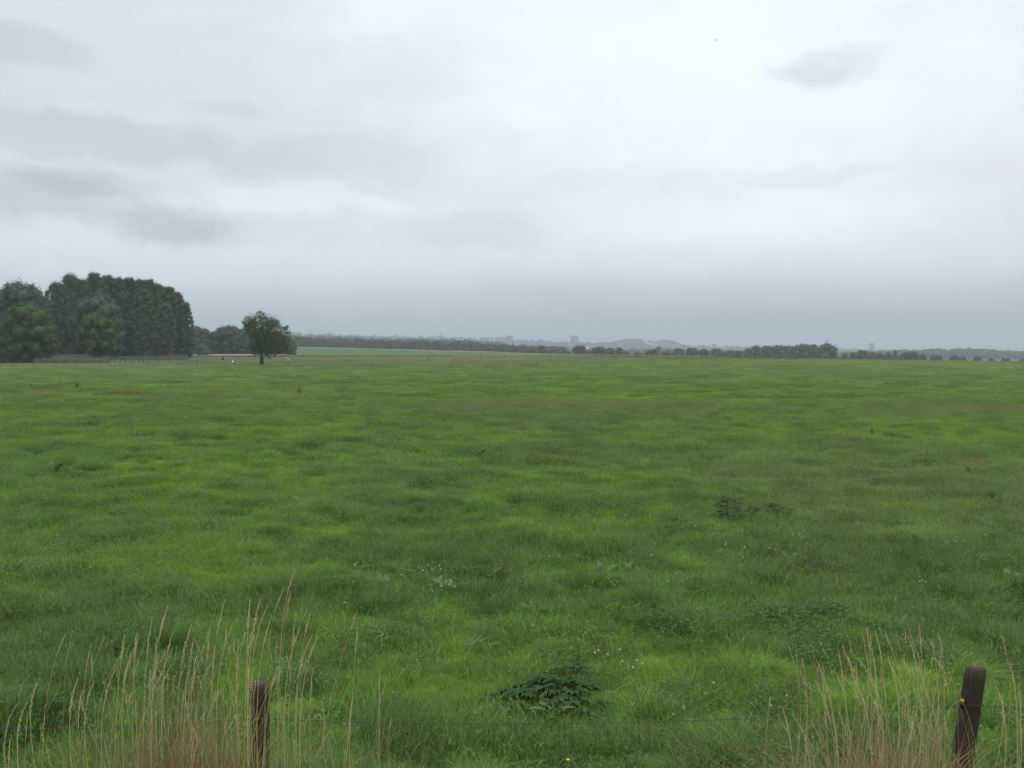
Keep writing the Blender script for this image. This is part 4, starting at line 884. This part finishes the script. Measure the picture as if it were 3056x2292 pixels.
for q in np.arange(.07, sarc[-1], .125):
    c = np.array([np.interp(q, sarc, PW[:, k]) for k in range(3)]) - fo; a = rng.uniform(0, 3.14)
    for da in (0, 1.5): d = np.array([.25, math.cos(a + da), math.sin(a + da)]) * .013; parts.append(tube([c - d, c + d], [.0011, .0011], 4, False))
link('barbed_wire', mesh('barbed_wire', *catV(parts), WIRE), FN)
ins = w2 - fo + [-.01, .0, .0]
IB = plain('insulator_black', (.012, .012, .016), .35, 0, 50); IY = plain('insulator_yellow', (.50, .38, .04), .4, 0, 50)
io = link('insulator', mesh('insulator', *tube([ins + [.03, .05, .0], ins + [-.005, .03, .0], ins + [-.022, .0, -.012], ins + [-.024, 0, .022]], [.012, .016, .017, .015], 10), IB, True), FN)
link('cap', mesh('cap', *tube([ins + [-.024, 0, .0225], ins + [-.022, 0, .036]], [.016, .010], 10), IY, True), io)
st = P1 - fo
link('staple', mesh('staple', *tube([w1 - fo + [-.0, .015, .012], w1 - fo + [0, -.004, .008], w1 - fo + [0, -.004, -.008], w1 - fo + [0, .015, -.012]], .0016, 5), WIRE), FN)

# ------------------------------------------------------------------ tall dry grass clumps on the bank
def strawmat(name, c1, c2, tr=.25):
    m, t, out = mat(name); r = attr(t, 'rnd'); mx = t.nodes.new('ShaderNodeMix'); mx.data_type = 'RGBA'; t.links.new(r.outputs['Fac'], mx.inputs[0])
    mx.inputs[6].default_value = (*c1, 1); mx.inputs[7].default_value = (*c2, 1); leaf_shader(t, out, mx.outputs[2], tr, .04, .5); return m
STALK = strawmat('straw_stalk', (.44, .41, .18), (.68, .62, .32)); HEAD = strawmat('straw_head', (.46, .42, .22), (.72, .66, .40))
DEAD = strawmat('dead_grass', (.15, .084, .028), (.31, .20, .075)); GREENS = strawmat('bank_blades', (.060, .125, .026), (.15, .215, .055), .4)
PALEB = strawmat('pale_dead_grass', (.20, .16, .06), (.40, .34, .16))
def stalk_pts(base, tip, bow, rs, n=12):
    t = np.linspace(0, 1, n)[:, None]; d = tip - base; side = np.array([1, 0, 0.0]) * bow
    nod = (.10 if base[0] < 0 else -.10) * rs.uniform(.2, 1.3); nv = np.array([nod, 0, -.35 * abs(nod)]) * (t ** 6 - t ** 1.5)
    return base + nv + d * t + side * (t * (1 - t)) * 1.0 + np.array([0, 0, 1]) * abs(bow) * .25 * t * (1 - t) * 2
def stalk(parent, o, base, tip, bow, hl, rs, fat=1.0):
    P = stalk_pts(base, tip, bow, rs, 14) - o; L_ = np.linalg.norm(P[-1] - P[0])
    droop = tip[0] - base[0]; t_ = np.linspace(0, 1, 14)
    V, Q = tube(P, np.interp(t_, [0, .7, 1], [.0022, .0015, .0007]) * fat, 5, False)
    so = link('stalk', mesh('stalk', V, Q, STALK, True, attrs={'rnd': ('FLOAT', 'POINT', np.full(len(V), rs.random()))}), parent)
    n = int(hl / .007); parts = []; rn = []
    for i in range(n):
        f = 1 - hl / L_ * (1 - i / n) ; f = max(f, .2); p = np.array([np.interp(f, t_, P[:, k]) for k in range(3)])
        q = np.array([np.interp(min(f + .03, 1), t_, P[:, k]) for k in range(3)]); ax = q - p + np.array([0, 0, 1e-5]); ax /= np.linalg.norm(ax)
        g = math.sin(math.pi * min(1, (i + .6) / n) ** .75); l = .013 * (.6 + .6 * g) * fat; a = rs.uniform(0, 6.28); s = np.array([math.cos(a), math.sin(a), .0])
        tip_ = p + ax * l + s * l * .38 * g; w = np.cross(ax, s) * .0024 * (1 + .5 * g) * fat
        parts.append((np.array([p, (p + tip_) / 2 + w, tip_, (p + tip_) / 2 - w]), np.array([[0, 1, 2, 3]])))
        w2_ = s * .0020 * (1 + .5 * g); parts.append((np.array([p, (p + tip_) / 2 + w2_, tip_, (p + tip_) / 2 - w2_]), np.array([[0, 1, 2, 3]])))
    V, Q = catV(parts)
    link('seed_head', mesh('seed_head', V, Q, HEAD, attrs={'rnd': ('FLOAT', 'POINT', np.repeat(rs.random(len(V) // 4), 4))}), so)
def clump(name, label, cx, Y, tips, fill, mass, seed, spread):
    rs = np.random.default_rng(seed); o = np.array([at(cx, 2200, Y)[0], Y, gz(at(cx, 2200, Y)[0], Y)]); t = empty(name, o, label, 'grass clump', 'tall dry grass on the bank')
    for tp in tips:
        px, py, bx = tp[:3]; yy = Y + rs.uniform(-.45, .55); tip = at(px, py, yy + rs.uniform(-.1, .25)); b = at(bx, 2292, yy); b = np.array([b[0], yy, gz(b[0], yy)])
        stalk(t, o, b, tip, rs.uniform(-.16, .16) + (tp[3] if len(tp) > 3 else 0), rs.uniform(.13, .28), rs, rs.uniform(.9, 1.4))
    for _ in range(fill):
        px = rs.normal(cx, spread)
        if 2840 < px < 2960: px -= 150
        px = px; py = rs.uniform(1930, 2240) if rs.random() > .3 else rs.uniform(1870, 2000); yy = Y + rs.uniform(-.6, .7); b = at(px + rs.normal(0, 75), 2292, yy); b = np.array([b[0], yy, gz(b[0], yy)])
        stalk(t, o, b, at(px, py, yy), rs.uniform(-.35, .35), rs.uniform(.06, .2), rs, rs.uniform(.6, 1.0))
    TV = []; TQ = []; tr_ = []; nn_ = 0
    for _ in range(120 if cx < 1000 else 90):
        yy = Y + rs.uniform(-.7, .8); px = rs.normal(cx, spread * 1.15); px = px - 160 if 2830 < px < 2960 else px; b = at(px + rs.normal(0, 50), 2292, yy); b = np.array([b[0], yy, gz(b[0], yy)])
        tip = at(px, rs.uniform(1960, 2230) if rs.random() > .25 else rs.uniform(1880, 2000), yy); P = stalk_pts(b, tip, rs.uniform(-.4, .4), rs, 9) - o
        V, Q = tube(P, np.linspace(.0015, .0006, 9), 3, False); TV.append(V); TQ.append(Q + nn_); nn_ += len(V); tr_ += [rs.random()] * len(V)
        d = P[-1] - P[-2]; d /= np.linalg.norm(d) + 1e-6
        for q in range(7):
            a = rs.uniform(0, 6.28); s_ = np.array([math.cos(a), math.sin(a), 0]); p = P[-1] - d * q * .014; e_ = p + d * .012 + s_ * .006; w = np.cross(d, s_) * .0022
            TV.append(np.array([p, (p + e_) / 2 + w, e_, (p + e_) / 2 - w])); TQ.append(np.array([[0, 1, 2, 3]]) + nn_); nn_ += 4; tr_ += [.8] * 4
    tag(link('thin_stalks', mesh('thin_stalks', np.concatenate(TV), np.concatenate(TQ), STALK, attrs={'rnd': ('FLOAT', 'POINT', np.array(tr_))}), t), kind='stuff')
    # dead blades and green blades between the stalks
    for (nm, m_, n, z0, z1, wd, lean, sx) in mass:
        V, Q, r = blades(rs, n, .5, z0, z1, wd, lean, 4, (.04, 0)); k = len(r) // n; V = V.reshape(n, k, 3)
        px = cx + sx[0] + rs.normal(0, sx[1], n); yy = Y + rs.uniform(-.7, .8, n); X = (px - 1528) / FPX * yy; zz = ground_z(X, yy)
        b0 = (V[:, 0] + V[:, 1]) / 2; V = V - b0[:, None] + np.stack([X, yy, zz - .02], 1)[:, None] - o
        link(nm, mesh(nm, V.reshape(-1, 3), Q, m_, attrs={'rnd': ('FLOAT', 'POINT', r)}), t)
TL = [(500, 1808, 455), (455, 1839, 400), (671, 1788, 620), (746, 1790, 700), (776, 1788, 760), (848, 1750, 800), (878, 1700, 790, -.05), (867, 1761, 815), (884, 1824, 850), (925, 1834, 880), (1068, 1820, 900), (372, 1895, 330), (407, 1887, 380),
      (572, 1863, 540), (627, 1870, 590), (697, 1856, 660), (800, 1802, 780), (515, 1889, 500), (578, 1908, 555), (665, 1815, 655), (355, 1978, 320), (393, 1943, 390), (282, 2030, 285), (117, 2024, 190), (82, 2092, 120), (51, 2100, 80), (233, 2024, 215), (252, 2046, 245),
      (949, 1897, 915), (933, 1894, 900), (1133, 2001, 1110), (933, 1992, 900), (811, 1837, 790), (749, 1889, 730), (240, 2075, 400, .25), (830, 1990, 780), (985, 2180, 760, .1), (712, 1905, 705), (640, 1930, 650), (470, 1950, 480), (600, 1960, 600), (10, 2215, 110), (30, 2205, 60),
      (1055, 2080, 960), (970, 2135, 1060), (895, 1870, 870), (1050, 2085, 1040), (560, 2020, 540)]
TR = [(2587, 1872, 2640), (2612, 1882, 2665), (2742, 1858, 2775), (2515, 1928, 2600), (2502, 1940, 2560), (2436, 1969, 2520), (2488, 1994, 2560), (2570, 1969, 2620), (2540, 2013, 2610), (2602, 1934, 2680, -.15), (2680, 2025, 2780), (2434, 2034, 2510), (2456, 2034, 2530),
      (2630, 2009, 2680), (2753, 2017, 2800), (3013, 1974, 3040), (2335, 2110, 2420), (2366, 2133, 2560, -.2), (2401, 2203, 2560, -.12), (2745, 2040, 2850), (2960, 2020, 2990), (2800, 2075, 2700), (2990, 2070, 2900), (3030, 2120, 2960), (2590, 2060, 2620), (2650, 1960, 2660), (2480, 2130, 2560, -.12), (3040, 2040, 3020)]
clump('tall_grass', 'tall straw coloured grass with seed heads around the left post', 600, 5.05, TL, 40,
      [('dead_blades', DEAD, 2300, .55, 1.02, .0046, .32, (-90, 95)), ('dead_blades', PALEB, 600, .45, 1.0, .0034, .45, (-40, 190)), ('green_blades', GREENS, 3600, .35, .95, .0055, .45, (20, 330))], 801, 190)
clump('tall_grass', 'bent reddish brown dry grass in front of the leaning right post', 2700, 5.05, TR, 34,
      [('dead_blades', DEAD, 2000, .5, .95, .0046, .8, (-50, 75)), ('dead_blades', PALEB, 350, .45, .85, .0038, .9, (-60, 100)), ('dead_blades', DEAD, 500, .4, .8, .0042, 1.2, (290, 110)), ('green_blades', GREENS, 2600, .3, .8, .0055, .7, (40, 260))], 802, 150)

# ------------------------------------------------------------------ leafy weeds, flowers
HOG = leafmat('hogweed_leaves', (.016, .042, .014), (.036, .080, .026), 6, .15, .012)
DOCK = leafmat('dock_leaves', (.075, .150, .028), (.115, .200, .040), 5, .35, .015)
def lobed(rs, L, lobes=5, w=.45):
    """a deeply lobed leaf, slightly folded and drooping, as a fan of quads; lies along +x"""
    parts = []; ang = np.linspace(-1.15, 1.15, lobes)
    for a in ang:
        l = L * (1 - .28 * abs(a)) * rs.uniform(.85, 1.1); n = 5; c, s = math.cos(a), math.sin(a); V = []
        for i in range(n + 1):
            t = i / n; ww = l * w * .5 * (math.sin(math.pi * min(1, t * .86 + .10)) ** .7) * (1 + .22 * ((i % 2) * 2 - 1)) * (1 if i < n else .15)
            x = l * t; zc = .16 * l * t - .42 * l * t * t
            for sg in (-1, 0, 1): V.append((c * x - s * ww * sg, s * x + c * ww * sg, zc + (.10 * ww if sg else -.12 * ww)))
        Q = []
        for i in range(n):
            for k in (0, 1): a0 = i * 3 + k; Q.append((a0, a0 + 3, a0 + 4, a0 + 1))
        parts.append((np.array(V), np.array(Q)))
    return catV(parts)
def oval(rs, L, w=.36):
    V = []; n = 7
    for i in range(n + 1):
        t = i / n; ww = L * w * .5 * math.sin(math.pi * (t * .93 + .05)) ** .8
        for sg in (-1, 0, 1): V.append((L * t, ww * sg, .30 * L * t - .42 * L * t * t + (.25 * ww if sg else 0) + (rs.normal(0, .03) * ww)))
    return np.array(V), np.array([(i * 3 + k, i * 3 + 3 + k, i * 3 + 4 + k, i * 3 + 1 + k) for i in range(n) for k in (0, 1)])
def put(V, az, tilt, p):
    c, s = math.cos(tilt), math.sin(tilt); x, y, z = V[:, 0], V[:, 1], V[:, 2]; x2 = x * c - z * s; z2 = x * s + z * c
    ca, sa = math.cos(az), math.sin(az); return np.stack([x2 * ca - y * sa, x2 * sa + y * ca, z2], 1) + p
def leafy(name, g, n, rx, ry, L, kind, m, label, seed, h=.3, cat='plant', smooth=True):
    rs = np.random.default_rng(seed); t = empty(name, g, label, cat); stems = []
    for i in range(n):
        a = rs.uniform(0, 6.28); q = math.sqrt(rs.random()); p = np.array([math.cos(a) * rx * q, math.sin(a) * ry * q, h * (1.05 - .55 * q) * rs.uniform(.75, 1.1)])
        p[2] += gz(g[0] + p[0], g[1] + p[1]) - g[2]
        V, Q = lobed(rs, L * rs.uniform(.55, 1.3), int(rs.integers(3, 6))) if kind == 'lobed' else oval(rs, L * rs.uniform(.7, 1.15))
        az = math.atan2(p[1], p[0]) + rs.normal(0, .8); V = put(V, az, rs.uniform(-.15, .25) if kind == 'lobed' else rs.uniform(.2, .9), p)
        link('leaf', mesh('leaf', V, Q, m, smooth, attrs={'rnd': ('FLOAT', 'POINT', np.full(len(V), rs.random() * .8))}), t)
        b = p * ([.35, .35, 0] if rx < .3 else [.85, .85, 0]); b[2] = gz(g[0] + b[0], g[1] + b[1]) - g[2] - .02; stems.append(tube([b, (b + p) / 2 + [0, 0, .03], p], [.004, .0035, .0025], 5, False))
    link('stems', mesh('stems', *catV(stems), m, True, attrs={'rnd': ('FLOAT', 'POINT', np.full(sum(len(s_[0]) for s_ in stems), .4))}), t); return t
def gp(px, py): return G(px, py)
leafy('hogweed', gp(1650, 2112), 86, .42, .40, .155, 'lobed', HOG, 'dark green lobed hogweed plant growing just behind the wire in the middle', 901, .25)
leafy('hogweed', gp(1495, 2112), 8, .12, .14, .14, 'lobed', HOG, 'small dark hogweed shoot left of the big hogweed', 902, .18)
leafy('dock_plant', gp(1655, 2168), 5, .06, .04, .19, 'oval', DOCK, 'two toned light green dock leaves at the near foot of the big hogweed', 903, .12)
leafy('hogweed', gp(1700, 2030), 14, .24, .20, .12, 'lobed', HOG, 'thin hogweed leaves showing behind the big hogweed', 904, .15)
leafy('hogweed', gp(2190, 1545), 30, .42, .6, .19, 'lobed', HOG, 'dark leafy patch in the middle distance right of centre', 905, .35)
leafy('hogweed', gp(2310, 1545), 18, .30, .45, .18, 'lobed', HOG, 'smaller dark leafy patch right beside the one in the middle distance', 906, .3)
NET = leafmat('nettle_leaves', (.026, .064, .018), (.052, .108, .032), 6, .2, .012)
leafy('nettle_patch', gp(70, 2200), 110, .62, .40, .10, 'oval', NET, 'dark nettle leaves at the lower left corner behind the wire', 907, .34)
leafy('nettle_patch', gp(480, 1960), 34, .45, .3, .10, 'oval', HOG, 'dark low nettles behind the left dry grass clump', 908, .20)
docks = [(1330, 1775, 'pale dock leaves near the yellow flowers left of centre'), (1070, 1720, 'dock leaf catching the light left of the yellow flowers'), (1810, 1720, 'pair of upright pale dock leaves in the centre of the meadow'), (1870, 1722, 'broad pale dock leaf right of the upright pair in the centre'), (2380, 1625, 'pale dock leaf beside the dark grass in the middle distance'),
         (2370, 1690, 'dock leaves between two dark tussocks right of centre'), (2935, 1690, 'slanting dock leaves near the right edge'), (3020, 1750, 'single long pale leaf close to the right edge'), (1590, 1850, 'low dock leaves left of the bright grass patch'), (2900, 1420, 'dark dock leaves far out on the right'), (1160, 1765, 'crinkled pale dock leaf among the grass left of centre'),
         (160, 1415, 'dark dock plant far out on the left'), (2320, 1590, 'dark dock plant by the white clover on the right'), (2050, 1750, 'small dock plant below the white clover on the right'), (1440, 1368, 'dark dock tuft far out in the centre'), (2540, 1780, 'low dock leaves right of the small bare hollow')]
DOCK2 = leafmat('dock_leaves_pale', (.09, .17, .05), (.14, .23, .08), 5, .35, .02)  # paler dock leaf colour, picked by words in the label
rs = np.random.default_rng(17)
for i, (a, b, lab) in enumerate(docks): leafy('dock_plant', gp(a, b), 9, .14, .14, rs.uniform(.13, .19) if b > 1500 else .34, 'oval', DOCK2 if ('pale' in lab or 'light' in lab) else DOCK, lab, 920 + i, .14)
# flowers
CLW = strawmat('clover_white', (.50, .47, .42), (.78, .76, .70), .3); YEL = plain('petal_yellow', (.72, .52, .02), .6, 0, 30, (.62, .40, .02)); STG = plain('flower_stem', (.10, .17, .05), .7)
def clover_mesh():
    rs = np.random.default_rng(3); parts = []
    for i in range(70):
        z = 1 - 2 * (i + .5) / 70 * .86; a = i * 2.39996; r_ = math.sqrt(max(0, 1 - z * z)); d = np.array([r_ * math.cos(a), r_ * math.sin(a), z]); w = np.cross(d, [0, 0, 1.0]) + 1e-4; w = w / np.linalg.norm(w) * .0022
        p = d * .006; q = d * .0135; parts.append((np.array([p, (p + q) / 2 + w, q, (p + q) / 2 - w]), np.array([[0, 1, 2, 3]])))
    V, Q = catV(parts); return mesh('flower_head', V, Q, CLW, attrs={'rnd': ('FLOAT', 'POINT', rs.random(len(V)))})
CM = clover_mesh(); SM = mesh('stem', *tube([(0, 0, -.30), (.004, 0, -.15), (0, 0, -.008)], .0013, 5, False), STG)
def dais():
    parts = []
    for i in range(16):
        a = i / 16 * 6.283; d = np.array([math.cos(a), math.sin(a), .12]); w = np.array([-math.sin(a), math.cos(a), 0]) * .005; parts.append((np.array([d * .003, d * .013 + w, d * .019, d * .013 - w]), np.array([[0, 1, 2, 3]])))
    return mesh('petals', *catV(parts), YEL)
DM = dais()
def flower(px, py, kind, label, group, hz=.20):
    d = raydir(px, py); g = G(px, py); k = (g[1] - hz * 1.0 / max(.05, -d[2] / d[1])) / d[1] if False else None
    # the head stands hz above the ground on the sight line's ground point shifted nearer
    t_ = np.linspace(3, 60, 6000); P = np.array([0, 0, EYE]) + t_[:, None] * d; h = P[:, 2] - ground_z(P[:, 0], P[:, 1]); i = int(np.argmax(h < hz)); p = P[i]
    t = empty('clover_flower' if kind == 'c' else 'yellow_flower', p, label, 'flower', group, rng.uniform(0, 6)); s_ = rng.uniform(.75, 1.1) if kind == 'c' else .85
    link('flower_head' if kind == 'c' else 'petals', CM if kind == 'c' else DM, t); link('stem', SM, t); t.scale = (s_, s_, s_)
CL = [([(1250, 1692), (1276, 1686), (1300, 1692), (1312, 1688), (1315, 1698), (1198, 1716), (1262, 1702), (1290, 1700)], 'white clover head in the patch above the two yellow flowers'),
      ([(2063, 1560), (2148, 1568), (2194, 1563), (2202, 1583), (2144, 1592), (2145, 1578), (2074, 1569)], 'white clover head just below the dark leafy patch in the middle distance'),
      ([(2165, 1625), (2222, 1633), (2297, 1636), (2218, 1662), (2166, 1620), (2410, 1622), (2368, 1655), (1943, 1657), (2315, 1640)], 'white clover head around the dark tussocks right of centre'),
      ([(1704, 1934), (1775, 1948), (1786, 1940), (1813, 1953), (1857, 1973), (1901, 1971), (1917, 1980), (1850, 1938), (1806, 1975), (1890, 1992)], 'white clover head in the scatter behind the big hogweed'),
      ([(2130, 2037)], 'single large white clover head right of the big hogweed'), ([(1992, 1735), (1825, 1737), (1840, 1736), (1832, 1744)], 'white clover head by the pale dock leaves in the centre'),
      ([(2830, 1614), (2845, 1612), (2855, 1616), (2822, 1618), (2878, 1615)], 'white clover head in the small group towards the right edge'), ([(2745, 1735), (2753, 1732), (2763, 1737)], 'white clover head in the trio low at the right'),
      ([(62, 1675), (270, 1692), (18, 1742), (240, 1690)], 'white clover head in the darker grass at the left'), ([(2560, 2080), (2300, 2105), (2348, 2075)], 'white clover head near the right dry grass clump'), ([(1640, 1660), (1670, 1657), (1500, 1645), (1725, 1658)], 'white clover head above the centre of the meadow')]
for lst, lab in CL:
    for (a, b) in lst: flower(a, b, 'c', lab, lab.replace('head', 'heads'))
flower(1316, 1748, 'y', 'left one of the two yellow flowers near the clover patch', 'yellow flowers'); flower(1339, 1744, 'y', 'right one of the two yellow flowers near the clover patch', 'yellow flowers')
flower(1695, 2267, 'y', 'yellow flower at the bottom edge below the hogweed', 'yellow flowers', .2); flower(1868, 1563, 'y', 'tiny yellow flower far out above the centre of the meadow', 'yellow flowers'); flower(2560, 1560, 'y', 'tiny yellow flower far out at the right', 'yellow flowers')
# straw bits lying on the grass
for i, (a, b, n, lab) in enumerate([(1430, 1965, 7, 'few fallen straw stems on the grass left of the hogweed'), (1220, 1735, 6, 'curved dry straw stems beside the yellow flowers'), (1850, 1850, 5, 'short dry straw stems in the bright grass near the centre'), (1500, 1740, 4, 'thin dry straw stems right of the yellow flowers'), (1790, 2110, 3, 'pale dry stems right of the hogweed')]):
    rs = np.random.default_rng(1000 + i); g = gp(a, b); parts = []
    for k in range(n):
        p = np.array([rs.uniform(-.18, .18), rs.uniform(-.12, .12), .17]); a_ = rs.uniform(-.3, 1.3); d = np.array([math.cos(a_), rs.uniform(-.3, .3), math.sin(a_)]) * rs.uniform(.07, .16); parts.append(tube([p, p + d * .5 + [0, 0, .01], p + d], [.0026, .0022, .0012], 5, False))
    V, Q = catV(parts); tag(link('straw_stems', mesh('straw_stems', V, Q, STALK, attrs={'rnd': ('FLOAT', 'POINT', rs.random(len(V)))}), None, g), lab, 'straw')
# a bird high in the clouds
def bird():
    p = at(2137, 120, 270); t = empty('bird', p, 'tiny bird flying high in the upper right sky', 'bird', None, .4)
    m = plain('feathers', (.06, .055, .05)); V, Q = tube([(-.28, 0, 0), (-.12, 0, .02), (.05, 0, .02), (.2, 0, .04), (.27, 0, .04), (.33, 0, .03)], [.02, .06, .085, .05, .04, .008], 8); b = link('body', mesh('body', V, Q, m, True), t)
    for s in (-1, 1):
        V = [(.12, s * .04, .05), (-.08, s * .04, .04), (-.04, s * .32, .16), (.12, s * .3, .17), (-.10, s * .62, .10), (.0, s * .64, .10)]; Q = [(0, 1, 2, 3), (3, 2, 4, 5)]; V2 = [(x, y, z - .015) for x, y, z in V]
        link('wing', mesh('wing', V + V2, Q + [(9, 8, 7, 6), (11, 10, 8, 9), (0, 3, 9, 6), (3, 5, 11, 9), (1, 7, 8, 2), (2, 8, 10, 4), (4, 10, 11, 5)], m), t)
bird()

# ------------------------------------------------------------------ haze
V, Q = box(-9500, 9500, -9500, 9500, -60, 175)
hm, ht, ho = mat('haze_air'); pv = ht.nodes.new('ShaderNodeVolumePrincipled'); pv.inputs['Color'].default_value = (.72, .84, .94, 1); pv.inputs['Density'].default_value = .00022; pv.inputs['Anisotropy'].default_value = 0.0
ht.links.new(pv.outputs[0], ho.inputs['Volume']); hz = link('haze', mesh('haze', V, Q, hm)); tag(hz, 'thin pale haze in the damp air', 'haze', kind='stuff')
